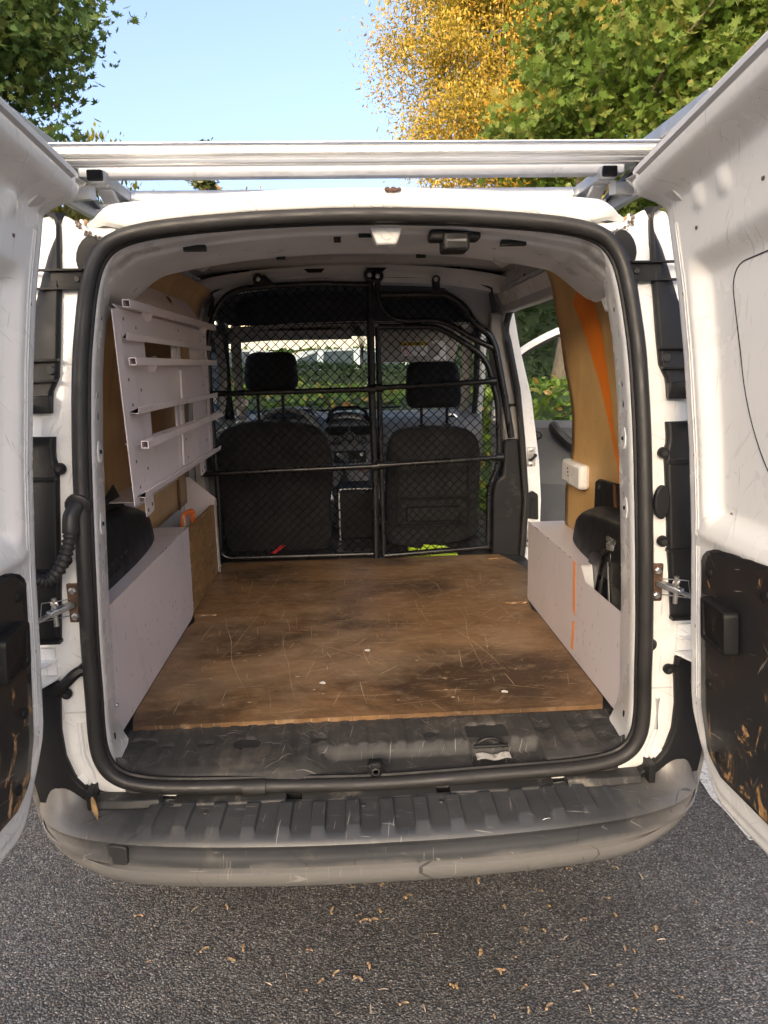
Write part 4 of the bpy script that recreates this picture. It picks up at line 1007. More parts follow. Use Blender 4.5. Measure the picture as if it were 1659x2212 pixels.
# ------------------------------------------------------------------ left: hanging rack of folded sheet and square tubes
sh = thing('wall_rack', 'pink-white sheet metal rack with square tubes hanging on the left wall', 'rack', (-.58, .75, 1.17))
def rowp(z): return .25-.012*(z-1.4)
MB().prism([(-.548, .195, 1.615), (-.548, .238, 1.620), (-.548, .275, 1.168), (-.548, .232, 1.166)], (-.0025, 0, 0)).build('end_upright', SHEET, sh)
MB().prism([(-.556, .24, 1.60), (-.556, .46, 1.60), (-.556, .46, 1.19), (-.556, .27, 1.19)], (-.002, 0, 0)).build('back_sheet', SHEET, sh)
for (za, zb) in ((1.618, 1.555), (1.493, 1.385), (1.302, 1.185)):
    m = MB().prism([(-.55, .242, za), (-.55, 1.268, za-.003), (-.55, 1.262, zb), (-.55, .262, zb)], (-.002, 0, 0)); po = m.build('shelf_face', SHEET, sh)
    MB().prism([(-.550, .242, za), (-.550, 1.268, za-.003), (-.562, 1.268, za+.008), (-.562, .242, za+.011)], (0, 0, .002)).build('top_fold', SHEET, po)
    lip = .022 if za < 1.6 else .010
    MB().loft([[Vector((-.550, y, z0_)), Vector((-.550+lip, y, z0_-.004)), Vector((-.550+lip+.003, y, z0_+.012)), Vector((-.550+lip+.001, y, z0_+.012)), Vector((-.550+lip-.001, y, z0_-.001)), Vector((-.550, y, z0_+.002))] for y, z0_ in ((.252, zb), (1.29, zb-.002))], True, True).build('gutter_lip', SHEET, po, bevel=.0008)
    for y, dz in ((.275, .3), (.37, .55), (.29, .85), (.82, .3), (.83, .8), (1.22, .35), (1.15, .6), (1.24, .8)):
        MB().lathe([(.0042, 0), (.0042, .001)], (-.5498, y, lerp(za, zb, dz)), (1, 0, 0), 8).build('rivet_hole', DIRT, po)
for y0, y1 in ((.775, .815), (.835, .875)):
    MB().prism([(-.559, y0, 1.605), (-.559, y1, 1.605), (-.559, y1-.02, 1.19), (-.559, y0-.02, 1.19)], (-.006, 0, 0)).build('mid_upright', SHEET, sh, bevel=.001)
MB().prism([(-.548, .79, 1.48), (-.548, .81, 1.48), (-.548, .80, 1.395), (-.548, .78, 1.395)], (.006, 0, 0)).build('stiffener', SHEET, sh)
MB().prism([(-.548, .75, 1.29), (-.548, .78, 1.29), (-.548, .77, 1.195), (-.548, .74, 1.195)], (.006, 0, 0)).build('stiffener', SHEET, sh)
MB().prism([(-.557, 1.0, 1.60), (-.557, 1.25, 1.60), (-.557, 1.235, 1.19), (-.557, 1.0, 1.19)], (-.002, 0, 0)).build('back_sheet', SHEET, sh)
MB().prism([(-.549, 1.225, 1.60), (-.549, 1.262, 1.60), (-.549, 1.24, 1.18), (-.549, 1.20, 1.18)], (-.0025, 0, 0)).build('end_upright', SHEET, sh)
for (a, b) in (((-.532, .248, 1.631), (-.532, 1.333, 1.633)), ((-.532, .258, 1.5025), (-.532, 1.297, 1.5045)), ((-.52, .255, 1.309), (-.52, 1.29, 1.315))):
    a, b = Vector(a), Vector(b)
    tb = MB(); w = .018; t_ = .0022
    for (ox, oz, ww, hh) in ((0, w/2-t_/2, w, t_), (0, -w/2+t_/2, w, t_), (w/2-t_/2, 0, t_, w-2*t_-.0004), (-w/2+t_/2, 0, t_, w-2*t_-.0004)):
        o_ = Vector((ox, 0, oz)); tb.beam(a+o_, b+o_, ww, hh)
    to = tb.build('square_tube', SHEET, sh)
    for q in (.18, .85):
        p = a.lerp(b, q); MB().beam(p+Vector((-.006, 0, -.006)), (-.552, p.y+.02, p.z-.025), .03, .004).build('tube_bracket', SHEET, to)
        MB().tube([p+Vector((.0, -.02, .010)), p+Vector((.002, .0, .0135)), p+Vector((.0, .03, .0105))], .0014, 5).build('clip', ALU, to)
for y in (.36, 1.06):
    MB().prism(round_poly([(-.56, y, 1.175), (-.56, y+.075, 1.175), (-.56, y+.075, 1.118), (-.56, y, 1.112)], .008), (-.0025, 0, 0)).build('hanging_tab', SHEET, sh)
    for dy, z in ((.018, 1.128), (.058, 1.136)): MB().lathe([(.0055, 0), (.005, .001)], (-.5598, y+dy, z), (1, 0, 0), 10).build('tab_hole', DIRT, sh)
lb = thing('wall_bracket', 'pink-white folded shelf bracket low on the left wall behind the rack', 'bracket', (-.7, .65, 1.1))
MB().prism(round_poly([(-.722, .50, 1.128), (-.61, .50, 1.128), (-.61, .92, 1.128), (-.722, .92, 1.128)], .004), (0, 0, -.0025)).build('shelf', SHEET, lb)
MB().prism([(-.722, .50, 1.126), (-.722, .92, 1.126), (-.727, .92, 1.05), (-.727, .50, 1.05)], (.0025, 0, 0)).build('back', SHEET, lb)
ub = thing('wall_bracket', 'pink-white folded panel high on the left wall above the rack', 'bracket', (-.64, .9, 1.65))
MB().prism([(-.585, .53, 1.652), (-.585, 1.364, 1.655), (-.648, 1.40, 1.752), (-.648, .45, 1.752), (-.612, .44, 1.69)], (-.002, 0, .001)).build('sheet', SHEET, ub)
MB().prism([(-.585, .53, 1.652), (-.585, 1.364, 1.655), (-.62, 1.364, 1.640), (-.62, .53, 1.638)], (0, 0, -.002)).build('lower_fold', SHEET, ub)
for y, z in ((.62, 1.705), (1.02, 1.708)):
    MB().lathe([(.014, 0), (.012, .004), (.006, .006)], (-.617, y, z), (.84, 0, .55), 9).build('torn_screw', DIRT, ub)

# ------------------------------------------------------------------ jack in the right box
jk = thing('scissor_jack', 'black scissor jack with steel saddle stowed in the right box', 'jack', (.68, .4, .62))
jm = MB()
jm.prism([(.645, .40, .965), (.645, .50, .945), (.645, .52, .86), (.645, .46, .80), (.645, .42, .90)], (.05, 0, 0))
j1 = jm.build('arm', TUBEB, jk, bevel=.003)
MB().prism([(.652, .385, .985), (.652, .415, .975), (.652, .475, .70), (.652, .44, .66)], (.035, 0, 0)).build('arm', TUBEB, jk, bevel=.003)
MB().prism([(.652, .385, .985), (.652, .36, .975), (.652, .315, .72), (.652, .345, .66)], (.035, 0, 0)).build('arm', TUBEB, jk, bevel=.003)
MB().prism([(.648, .30, .69), (.648, .49, .70), (.648, .46, .64), (.648, .33, .64)], (.05, 0, 0)).build('base', TUBEB, jk, bevel=.004)
MB().lathe([(.022, 0), (.024, .006), (.024, .016), (.018, .02)], (.668, .365, .985), (0, 0, 1), 16).build('saddle', STEEL, jk, True)
for k in range(4): MB().box(.652, .684, .338+.016*k, .344+.016*k, 1.004, 1.016).build('saddle_tooth', STEEL, jk)
MB().tube([(.668, .32, 1.012), (.668, .41, 1.012)], .005, 7).build('saddle_pin', STEEL, jk, True)
MB().lathe([(.014, 0), (.014, .05)], (.645, .392, .975), (1, 0, 0), 14).build('pivot', TUBEB, jk, True)
MB().tube([(.648, .36, .95), (.646, .33, .83), (.648, .325, .80)], .0025, 6).build('steel_rod', STEEL, jk, True)
MB().tube([(.665+.008*math.cos(k*1.3), .35+.008*math.sin(k*1.3), .70+.0035*k) for k in range(40)], .002, 5).build('spring', STEEL, jk, True)

# ------------------------------------------------------------------ mesh partition
pt = thing('mesh_partition', 'black tubular partition frame with diamond wire mesh behind the seats', 'partition', (0, 1.70, .62))
YP = 1.70
def tb(pts, r=.0125, name='frame_tube', fr=.05, par=pt): return MB().tube(fillet([(x, YP+dy, z) for x, z, dy in [(p+(0,)) if len(p) == 2 else p for p in pts]], fr, 6), r, 10).build(name, TUBEB, par, True)
leftf = [(.06, .638), (-.60, .640), (-.632, .66), (-.626, .90), (-.627, 1.05), (-.632, 1.37), (-.625, 1.60), (-.60, 1.692), (-.573, 1.744), (-.529, 1.789), (-.467, 1.812), (-.332, 1.822), (-.129, 1.828), (.06, 1.820)]
tb(leftf, .013)
tb([(-.632, 1.378, -.02), (.065, 1.382, -.02)]); tb([(-.69, 1.030, -.02), (.075, 1.045, -.02)])
tb([(.071, 1.86), (.069, 1.38), (.076, 1.04), (.072, .598)], .0165, 'centre_post', .01)
tb([(.102, 1.645, .004), (.104, 1.045, .004), (.109, .625, .004)], .0125, 'centre_post', .01)
tb([(.118, 1.778), (.40, 1.778), (.479, 1.722), (.521, 1.650), (.588, 1.607), (.614, 1.549), (.663, 1.305), (.690, 1.155)], .016, fr=.04)
tb([(.104, 1.858), (.108, 1.75), (.15, 1.686), (.215, 1.669), (.354, 1.669), (.423, 1.648), (.508, 1.592), (.607, 1.546)], .013, fr=.05)
rightf = [(.104, 1.646), (.353, 1.642), (.423, 1.607), (.55, 1.523), (.586, 1.467), (.601, 1.405), (.627, 1.313), (.637, 1.084), (.627, 1.011), (.591, .924), (.59, .650), (.58, .655), (.111, .628)]
tb(rightf[:-2]+[(.585, .652), (.111, .628)], .013, fr=.03)
tb([(.105, 1.388, -.02), (.601, 1.405, -.02)]); tb([(.105, 1.048, -.02), (.641, 1.069, -.02)])
for x, z in ((.066, 1.381), (.100, 1.388), (.076, 1.044), (.104, 1.048), (.600, 1.405), (.636, 1.069)): MB().lathe([(.019, -.016), (.019, .016)], (x, YP-.015, z), (1, 0, .03), 12).build('clamp', TUBEB, pt, True)
for x, z, r_ in ((.071, 1.86, .026), (.104, 1.855, .026), (-.395, 1.85, .022), (.352, 1.838, .018)):
    t_ = MB().lathe([(r_, -.008), (r_, .010)], (x, YP-.022, z-.004), (0, 1, 0), 16).build('mounting_tab', TUBEB, pt, True)
    MB().lathe([(.0095, 0), (.009, .006), (.005, .007)], (x, YP-.030, z-.004), (0, -1, 0), 12).build('bolt', STEEL, t_, True)
MB().prism([(-.41, YP-.02, 1.84), (-.37, YP-.02, 1.866), (-.33, YP-.02, 1.83), (-.33, YP-.02, 1.82), (-.42, YP-.02, 1.815)], (0, .012, 0)).build('mounting_tab', TUBEB, pt)
MB().prism([(.336, YP-.02, 1.835), (.368, YP-.02, 1.835), (.37, YP-.02, 1.77), (.334, YP-.02, 1.77)], (0, .012, 0)).build('mounting_tab', TUBEB, pt)
MB().beam((.06, YP-.02, .60), (.115, YP-.02, .602), .02, .012).build('foot_plate', TUBEB, pt)
def inside(poly, x, z):
    c = False; n = len(poly)
    for i in range(n):
        x0, z0 = poly[i]; x1, z1 = poly[i-1]
        if (z0 > z) != (z1 > z) and x < (x1-x0)*(z-z0)/(z1-z0)+x0: c = not c
    return c
def chain(poly, pitch, sag=0., seed=1):
    mb = MB(); rr = random.Random(seed); xs = [p[0] for p in poly]; zs = [p[1] for p in poly]
    for sgn in (1, -1):
        lo, hi = min(xs)-2, max(xs)+2; c = lo
        while c < hi:
            run = []; step = pitch/4
            n = int((max(zs)-min(zs))/step)+2
            for k in range(n+1):
                z = min(zs)+k*step; x = c+sgn*(z-min(zs))
                wob = .006*math.sin(z*9+x*5)+.003*math.sin(x*31+z*17)
                X, Z = x+wob, z+.5*wob
                if inside(poly, X, Z): run.append((X, YP+.006+.004*sgn*math.cos(2*math.pi*k/4)+.012*math.sin(X*6)*math.sin(Z*5), Z))
                else:
                    if len(run) > 1: mb.tube(run, .0019, 4)
                    run = []
            if len(run) > 1: mb.tube(run, .0019, 4)
            c += pitch
    return mb
pl = [(p[0], p[1]) for p in leftf]
chain(pl, .041).build('wire_mesh', WIRE, pt)['kind'] = 'stuff'
pr = [(p[0], p[1]) for p in rightf]
chain(pr, .041, seed=4).build('wire_mesh', WIRE, pt)['kind'] = 'stuff'
chain([(.118, 1.778), (.40, 1.778), (.479, 1.722), (.521, 1.650), (.588, 1.607), (.614, 1.549), (.607, 1.546), (.508, 1.592), (.423, 1.648), (.354, 1.669), (.215, 1.669), (.15, 1.686), (.112, 1.74)], .041, seed=6).build('wire_mesh', WIRE, pt)['kind'] = 'stuff'
# loose ends of torn wire
tw = MB()
for k in range(7): tw.tube(catmull([(-.02+.006*k, YP, 1.66), (.005+.006*k, YP-.01, 1.63-.004*k), (.022+.003*k, YP-.012, 1.57), (.035, YP-.005, 1.50+.008*k)], 4), .0014, 4)
tw.build('torn_wires', WIRE, pt)
rs = MB().prism([(-.373, 1.86, .655), (-.352, 1.86, .65), (-.42, 1.86, .60), (-.45, 1.86, .60)], (0, .003, 0)).build('red_strap', REDSTRAP); tag(rs, 'bright red webbing strap lying behind the driver seat', 'strap')
bg = MB()
for k, (a, b, c_) in enumerate(((.20, .30, .635), (.27, .42, .645), (.36, .46, .632))): bg.add([(a, 1.76, .602), (b, 1.76, .602), (b-.02, 1.78, c_), (a+.03, 1.79, c_+.006)], [(0, 1, 2, 3)])
bg = bg.build('plastic_bag', [LIME], None, solid=.004); tag(bg, 'crumpled lime green bag under the passenger side of the partition', 'bag')

# ------------------------------------------------------------------ cab: seats
def pillow(outline, y0, th, prof=((.86, 0), (.96, .012), (1, .04), (1, .7), (.95, .95), (.82, 1))):
    pts = catmull([(x, 0, z) for x, z in outline], 5, True)
    cx = sum(p.x for p in pts)/len(pts); cz = sum(p.z for p in pts)/len(pts)
    return [[Vector((cx+(p.x-cx)*s, y0+th*t+.10*(p.z-cz)*-.35, cz+(p.z-cz)*(s*.5+.5 if s < 1 else s))) for p in pts] for s, t in prof]
def seat(outl, head, posts, y, name_label, panel=False):
    e = bpy.data.objects.new('seat', None); COL.objects.link(e); e.location = (sum(p[0] for p in outl)/len(outl), y, .5); attach(e, van); e['label'] = name_label
    b = MB().loft(pillow(outl, y-.04, .15), True, True).build('backrest', FABRIC, e, True, sharp=180)
    hx0, hx1, hz0, hz1 = head
    ho = round_poly([(hx0+.01, hz1, 0), (hx1-.01, hz1, 0), (hx1+.002, hz0+.05, 0), (hx1-.01, hz0, 0), (hx0+.01, hz0, 0), (hx0-.002, hz0+.05, 0)], [.05, .05, .05, .035, .035, .05], 5)
    cx, cz = (hx0+hx1)/2, (hz0+hz1)/2
    MB().loft([[Vector((cx+(p.x-cx)*s, y-.02+.13*t+.02*((p.y-cz)/.1), cz+(p.y-cz)*s)) for p in ho] for s, t in ((.80, 0), (.93, .06), (1, .22), (1, .75), (.94, .93), (.8, 1))], True, True).build('headrest', FABRIC, e, True, sharp=180)
    for px in posts:
        MB().tube([(px, y+.035, outl[2][1]-.03), (px, y+.035, hz0+.03)], .0075, 8).build('headrest_post', TUBEB, e, True)
        MB().lathe([(.020, 0), (.020, .010), (.012, .014)], (px, y+.03, max(p[1] for p in outl)-.004), (0, 0, 1), 12).build('post_guide', PLAST, e, True)
    xs = [p[0] for p in outl]
    MB().loft(pillow([(min(xs), .62), (max(xs), .62), (max(xs), .45), (min(xs), .45)], y+.06, .48), True, True).build('cushion', FABRIC, e, True)
    if panel:
        x0, x1 = min(xs)+.05, max(xs)-.05
        fr = MB()
        zc = lambda z: y-.048-.035*(z-.9)
        for (a0, a1, z0, z1, w) in ((x0, x1, .835, .845, .012), (x0, x1, .70, .712, .012)):
            fr.box(a0, a1, zc(z0)-w, zc(z0)+.01, z0, z1)
        fr.box(x0, x0+.012, y-.054, y-.03, .70, 1.02); fr.box(x1-.012, x1, y-.054, y-.03, .70, 1.02)
        fr.box(x0+.05, x1-.05, y-.060, y-.03, .73, .80)
        fr.build('back_panel', PLAST, e, bevel=.004)
    return e
sD = [(-.672, 1.0), (-.666, 1.125), (-.625, 1.195), (-.507, 1.228), (-.353, 1.230), (-.21, 1.205), (-.145, 1.140), (-.118, 1.0), (-.136, .83), (-.161, .60), (-.40, .575), (-.63, .60), (-.668, .83)]
seat(sD, (-.522, -.272, 1.378, 1.556), (-.468, -.349), 2.0, 'black driver seat with large rounded backrest')
sP = [(.140, .95), (.152, 1.09), (.192, 1.168), (.30, 1.187), (.42, 1.188), (.54, 1.170), (.592, 1.10), (.598, .95), (.588, .78), (.572, .64), (.36, .60), (.145, .62), (.135, .78)]
seat(sP, (.247, .512, 1.278, 1.497), (.322, .447), 2.0, 'black passenger seat with hard plastic back panel', True)

# ------------------------------------------------------------------ cab: dashboard, console, wheel
db = MB()
def dash(u, v):
    x = lerp(-.76, .76, u)
    pr = [(0, 2.78, .80), (.2, 2.72, .98), (.35, 2.70, 1.08), (.45, 2.74, 1.15), (.55, 2.80, 1.178), (.8, 3.0, 1.20), (1, 3.2, 1.195)]
    y = interp(v, [(p[0], p[1]) for p in pr]); z = interp(v, [(p[0], p[2]) for p in pr])
    hump = math.exp(-((x+.39)/.17)**4)*.05*sstep(.4, .55, v)*(1-sstep(.75, .9, v)); z += hump
    y += .04*(abs(x)/.76)**2
    return (x, y, z)
do_ = db.grid(dash, 60, 40).build('dashboard', DASH, van, True, sharp=60)
cs = MB().loft([[Vector(p) for p in row] for row in ([(-.185, 2.70, 1.135), (.115, 2.70, 1.135), (.12, 2.78, 1.15), (-.19, 2.78, 1.15)], [(-.180, 2.655, 1.09), (.110, 2.655, 1.09), (.11, 2.78, 1.09), (-.18, 2.78, 1.09)], [(-.165, 2.645, 1.0), (.095, 2.645, 1.0), (.095, 2.78, 1.0), (-.165, 2.78, 1.0)], [(-.15, 2.62, .90), (.08, 2.62, .90), (.08, 2.78, .90), (-.15, 2.78, .90)], [(-.14, 2.58, .74), (.07, 2.58, .74), (.07, 2.78, .74), (-.14, 2.78, .74)])], True, True).build('centre_stack', DASH, do_, bevel=.012, seg=3)
MB().tube(fillet([(-.155, 2.64, .985), (-.185, 2.66, 1.09), (-.16, 2.69, 1.148), (.09, 2.69, 1.148), (.115, 2.66, 1.09), (.09, 2.64, .985)], .03), .006, 7).build('silver_surround', SILVER, do_, True)
for x0 in (-.168, -.028):
    v_ = MB().prism(round_poly([(x0, 2.652, 1.142), (x0+.13, 2.652, 1.142), (x0+.12, 2.645, 1.098), (x0+.012, 2.645, 1.098)], .01), (0, .02, 0)).build('air_vent', BLACKHOLE, do_)
    for k in range(4): MB().box(x0+.012, x0+.118, 2.638, 2.65, 1.104+.009*k, 1.107+.009*k).build('vent_slat', PLAST, v_)
for x, z, r_ in ((-.105, 1.065, .027), (-.032, 1.085, .034), (.045, 1.062, .027)):
    k_ = MB().lathe([(r_, 0), (r_, .012), (r_*.9, .016)], (x, 2.652, z), (0, -1, .1), 20).build('heater_dial', PLAST, do_, True)
    MB().lathe([(r_*.62, 0), (r_*.6, .018), (r_*.5, .02)], (x, 2.637, z), (0, -1, .1), 16).build('dial_knob', DASH2, k_, True)
    MB().tube([(x+r_*.9*math.cos(a), 2.634, z+r_*.9*math.sin(a)) for a in [2*math.pi*q/24 for q in range(24)]], .0012, 5, True).build('dial_ring', SILVER, k_, True)
rd = MB().box(-.125, .06, 2.628, 2.66, .935, 1.005).build('radio', PLAST, do_, bevel=.004)
for x in (-.10, .035): MB().lathe([(.011, 0), (.010, .012), (.004, .013)], (x, 2.628, .985), (0, -1, 0), 12).build('radio_knob', SILVER, rd, True)
for k in range(5): MB().box(-.075+.022*k, -.060+.022*k, 2.625, 2.63, .945, .957).build('radio_button', DASH2, rd)
MB().tube(fillet([(-.14, 2.626, .925), (.075, 2.626, .925)], .01), .003, 6).build('stack_trim', SILVER, do_, True)
bh = MB().loft([[Vector((x, y, z+oz)) for x, z in [(-.16, 1.165), (-.145, 1.225), (-.10, 1.252), (.02, 1.252), (.07, 1.225), (.085, 1.165)]] for y, oz in ((2.72, .0), (2.95, -.02))], False).build('screen_hood', PLAST, do_, True, solid=.012)
pp = MB().grid(lambda u, v: (-.135+.20*u, 2.76+.08*v, 1.178+.028*v+.01*math.sin(u*4)), 8, 3).build('paper_sheet', PAPER, None, True, solid=.001); tag(pp, 'white folded paper lying in the screen recess of the dashboard', 'paper')
vR = MB().lathe([(.045, 0), (.045, .012), (.036, .014), (.034, .004)], (.582, 2.82, 1.148), (0, -1, .1), 24).build('round_vent', SILVER, do_, True)
MB().lathe([(.034, 0), (.034, .006)], (.582, 2.812, 1.149), (0, -1, .1), 20).build('vent_core', BLACKHOLE, vR)
for k in range(3): MB().box(.552, .612, 2.800, 2.806, 1.132+.014*k, 1.135+.014*k).build('vent_slat', PLAST, vR)
MB().lathe([(.045, 0), (.045, .012), (.036, .014), (.034, .004)], (-.66, 2.82, 1.148), (0, -1, .1), 24).build('round_vent', SILVER, do_, True)
# steering wheel
tl = R(28); cw = Vector((-.385, 2.50, 1.09))
e1 = Vector((1, 0, 0)); e2 = Vector((0, math.sin(tl), math.cos(tl)))
sw = MB().tube([cw+e1*math.cos(a)*.185+e2*math.sin(a)*.185 for a in [2*math.pi*k/48 for k in range(48)]], .0155, 10, True).build('steering_wheel', basic('worn_grey_rim', (.17, .165, .155), .4, var=.15), van, True)
for a in (0.25, math.pi-.25, -math.pi/2): MB().beam(cw, cw+e1*math.cos(a)*.18+e2*math.sin(a)*.18, .04, .018, up=(0, -1, 0)).build('spoke', PLAST, sw, bevel=.005)
MB().lathe([(.065, -.01), (.065, .02), (.04, .03)], cw, e1.cross(e2), 20).build('hub', PLAST, sw, True)
MB().prism([(-.55, 2.74, 1.20), (-.23, 2.74, 1.20), (-.25, 2.80, 1.24), (-.53, 2.80, 1.24)], (0, .02, 0)).build('instrument_cluster', BLACKHOLE, do_)
MB().tube([(-.385+.15*math.cos(a), 2.735, 1.185+.055*math.sin(a)) for a in [math.pi*k/16 for k in range(17)]], .004, 6).build('cluster_ring', SILVER, do_, True)
# console, gear lever, armrest bin
MB().loft([[Vector(p) for p in r_] for r_ in ([(-.10, 2.12, .86), (.085, 2.12, .86), (.085, 2.14, .60), (-.10, 2.14, .60)], [(-.10, 2.36, .875), (.085, 2.36, .875), (.085, 2.36, .60), (-.10, 2.36, .60)])], True, True).build('armrest_bin', PLAST, van, bevel=.014, seg=3)
MB().tube(fillet([(-.095, 2.112, .60), (-.095, 2.112, .872), (.08, 2.112, .872)], .02), .004, 6).build('bin_trim', SILVER, van, True)
MB().box(-.13, .075, 2.36, 2.66, .55, .80).build('console', DASH2, van, bevel=.02, seg=3)
gl = MB().lathe([(.05, 0), (.045, .03), (.02, .08), (.01, .10), (.008, .16)], (-.065, 2.46, .80), (0, -.12, 1), 14).build('gear_gaiter', PLAST, van, True)
MB().lathe([(.012, 0), (.024, .015), (.026, .035), (.020, .058), (.008, .064)], (-.065, 2.44, .955), (0, -.12, 1), 14).build('gear_knob', DASH2, gl, True)
MB().lathe([(.014, 0), (.014, .004)], (.04, 2.60, .905), (0, -1, .4), 12).build('hazard_button', REDPR, do_)

# ------------------------------------------------------------------ cab: roof lining, visors, windscreen, pillars
MB().loft([[Vector((x, y, z)) for x, z in ((-.62, 1.70), (-.60, 1.80), (-.50, 1.845), (0, 1.862), (.50, 1.845), (.60, 1.80), (.62, 1.70))] for y in (1.73, 2.45)], False).build('overhead_lining', DARKLN, van, True, solid=.01)
MB().prism(round_poly([(-.625, 2.42, 1.702), (.625, 2.42, 1.702), (.60, 2.42, 1.875), (-.60, 2.42, 1.875)], .01), (0, .02, 0)).build('overhead_shelf', DARKLN, van)
MB().loft([[Vector((x, y, z-.03*(x/.7)**2)) for x in (-.70, -.35, 0, .35, .70)] for y, z in ((2.42, 1.715), (2.60, 1.700), (2.74, 1.655))], False).build('front_headliner', BEIGE, van, True, solid=.01)
MB().prism(round_poly([(-.64, 2.52, 1.665), (-.02, 2.52, 1.665), (.0, 2.70, 1.632), (-.64, 2.70, 1.632)], .02), (0, 0, .014)).build('sun_visor', BEIGE, van, bevel=.004)
vi = MB().prism(round_poly([(.135, 2.55, 1.665), (.60, 2.55, 1.655), (.555, 2.55, 1.490), (.142, 2.55, 1.502)], .018), (0, .014, .0)).build('sun_visor', BEIGE, van, bevel=.004)
lbz = MB().box(.268, .412, 2.5485, 2.5496, 1.532, 1.610).build('warning_label', PAPER, vi)
MB().box(.270, .410, 2.5475, 2.5483, 1.586, 1.608).build('label_band', YELLOW, vi)
TX = Matrix.Translation((.348, 2.5468, 1.597)) @ Matrix.Rotation(R(90), 4, 'X')
text('AIRBAG', .021, BLACKPR, TX, vi, 'label_text')
text('\u26a0' if False else '!', .012, YELLOW, Matrix.Translation((.288, 2.5462, 1.5955)) @ Matrix.Rotation(R(90), 4, 'X'), vi, 'warning_mark')
MB().prism([(.279, 2.5466, 1.589), (.297, 2.5466, 1.589), (.288, 2.5466, 1.605)], (0, .0006, 0)).build('warning_triangle', BLACKPR, vi)
MB().tube([(.292+.015*math.cos(a), 2.5478, 1.560+.017*math.sin(a)) for a in [2*math.pi*k/20 for k in range(20)]], .0018, 5, True).build('prohibition_ring', REDPR, vi)
MB().beam((.282, 2.5478, 1.571), (.302, 2.5478, 1.549), .003, .002).build('prohibition_bar', REDPR, vi)
for x in (.345, .385):
    MB().tube([(x-.012, 2.548, 1.566), (x-.004, 2.548, 1.57), (x, 2.548, 1.556), (x+.012, 2.548, 1.556), (x+.014, 2.548, 1.543)], .0014, 4).build('pictogram', BLACKPR, vi)
MB().box(.318, .3192, 2.5476, 2.5484, 1.534, 1.584).build('label_rule', BLACKPR, vi)
MB().box(.364, .3652, 2.5476, 2.5484, 1.534, 1.584).build('label_rule', BLACKPR, vi)
pk = MB().prism([(.441, 2.546, 1.612), (.512, 2.546, 1.610), (.514, 2.546, 1.506), (.425, 2.546, 1.506), (.43, 2.546, 1.515), (.475, 2.546, 1.535), (.485, 2.546, 1.57), (.46, 2.546, 1.595), (.437, 2.546, 1.598)], (0, .001, 0)).build('parking_card', PAPER, None); tag(pk, 'torn white card clipped to the right sun visor', 'card')
ws_ = MB().loft([[Vector((x*lerp(1, .90, t), lerp(3.22, 2.72, t)-.10*(x/.74)**2*1.0, lerp(1.185, 1.70, t))) for x in [-.76+1.52*k/12 for k in range(13)]] for t in (0, .33, .66, 1)], False).build('windscreen', GLASS, van, True)
MB().tube([(x, 3.16-.10*(x/.74)**2, 1.215+.02*(x/.74)) for x in [-.60+.9*k/10 for k in range(11)]], .007, 6).build('wiper', PLAST, van, True)
bd = MB().box(-.665, -.625, 2.84, 2.846, 1.262, 1.305).build('windscreen_tag', PAPER, ws_, bevel=.004)
text('M', .022, REDPR, Matrix.Translation((-.645, 2.8395, 1.283)) @ Matrix.Rotation(R(90), 4, 'X'), ws_, 'tag_letter')
for s in (-1, 1):
    MB().loft([[Vector((s*(x+dx), y+dy, z)) for dx, dy in ((0, 0), (.055, -.01), (.06, .05), (.01, .06))] for x, y, z in ((.665, 3.06, 1.17), (.66, 2.93, 1.30), (.645, 2.82, 1.45), (.625, 2.68, 1.60), (.60, 2.55, 1.71))], True, True).build('windscreen_pillar', BEIGE, van, True, sharp=40)
    MB().tube([(s*.735, 2.92, 1.15), (s*.735, 2.84, 1.32), (s*.72, 2.73, 1.5), (s*.69, 2.55, 1.66), (s*.66, 2.2, 1.735), (s*.66, 1.80, 1.74)], .018, 8).build('door_weatherstrip', RUBBER, van, True)
    MB().tube([(s*.79, 3.15, 1.10), (s*.765, 2.88, 1.40), (s*.735, 2.70, 1.60), (s*.69, 2.5, 1.74), (s*.675, 1.8, 1.79)], .034, 8).build('roof_rail', W, van, True)
MB().grid(lambda u, v: (lerp(-.78, .78, u), lerp(3.18, 3.95, v), 1.15-.30*v*v-.05*abs(2*u-1)**3), 12, 8).build('bonnet', W, van, True)
MB().loft([[Vector((x, 3.95-.18*abs(x/.8)**3+dy, z)) for x in [-.8+1.6*k/14 for k in range(15)]] for z, dy in ((.86, 0), (.70, .06), (.45, .09), (.25, .0))], False).build('front_panel', W, van, True)
# left front door: closed, window above
dl = MB().box(-.755, -.715, 1.86, 2.92, .58, 1.15).build('front_door', DASH2, van, bevel=.02)
dl['label'] = 'closed driver door with dark trim'
MB().grid(lambda u, v: (-.755+.07*v, lerp(1.86, lerp(2.92, 2.62, v), u), lerp(1.15, 1.70, v)), 4, 4).build('window', GLASS, dl)
MB().loft([[Vector((-.80, 1.84+dy, .40)), Vector((-.795, 1.84+dy, .9)), Vector((-.77, 1.84+dy, 1.2)), Vector((-.715, 1.84+dy, 1.58)), Vector((-.665, 1.84+dy, 1.76))] for dy in (-.10, .04)], False).build('centre_pillar', W, van, True, solid=.05)
MB().prism([(-.735, 1.78, .60), (-.69, 1.78, .60), (-.70, 1.78, 1.15), (-.66, 1.78, 1.60), (-.63, 1.78, 1.72), (-.70, 1.78, 1.72), (-.735, 1.78, 1.2)], (0, .08, 0)).build('pillar_trim', BEIGE, van)
ml = MB().box(-1.02, -.86, 2.78, 2.86, 1.16, 1.34).build('wing_mirror', PLAST, van, bevel=.03, seg=3)
MB().beam((-.78, 2.84, 1.20), (-.90, 2.82, 1.22), .05, .04).build('mirror_arm', PLAST, ml)
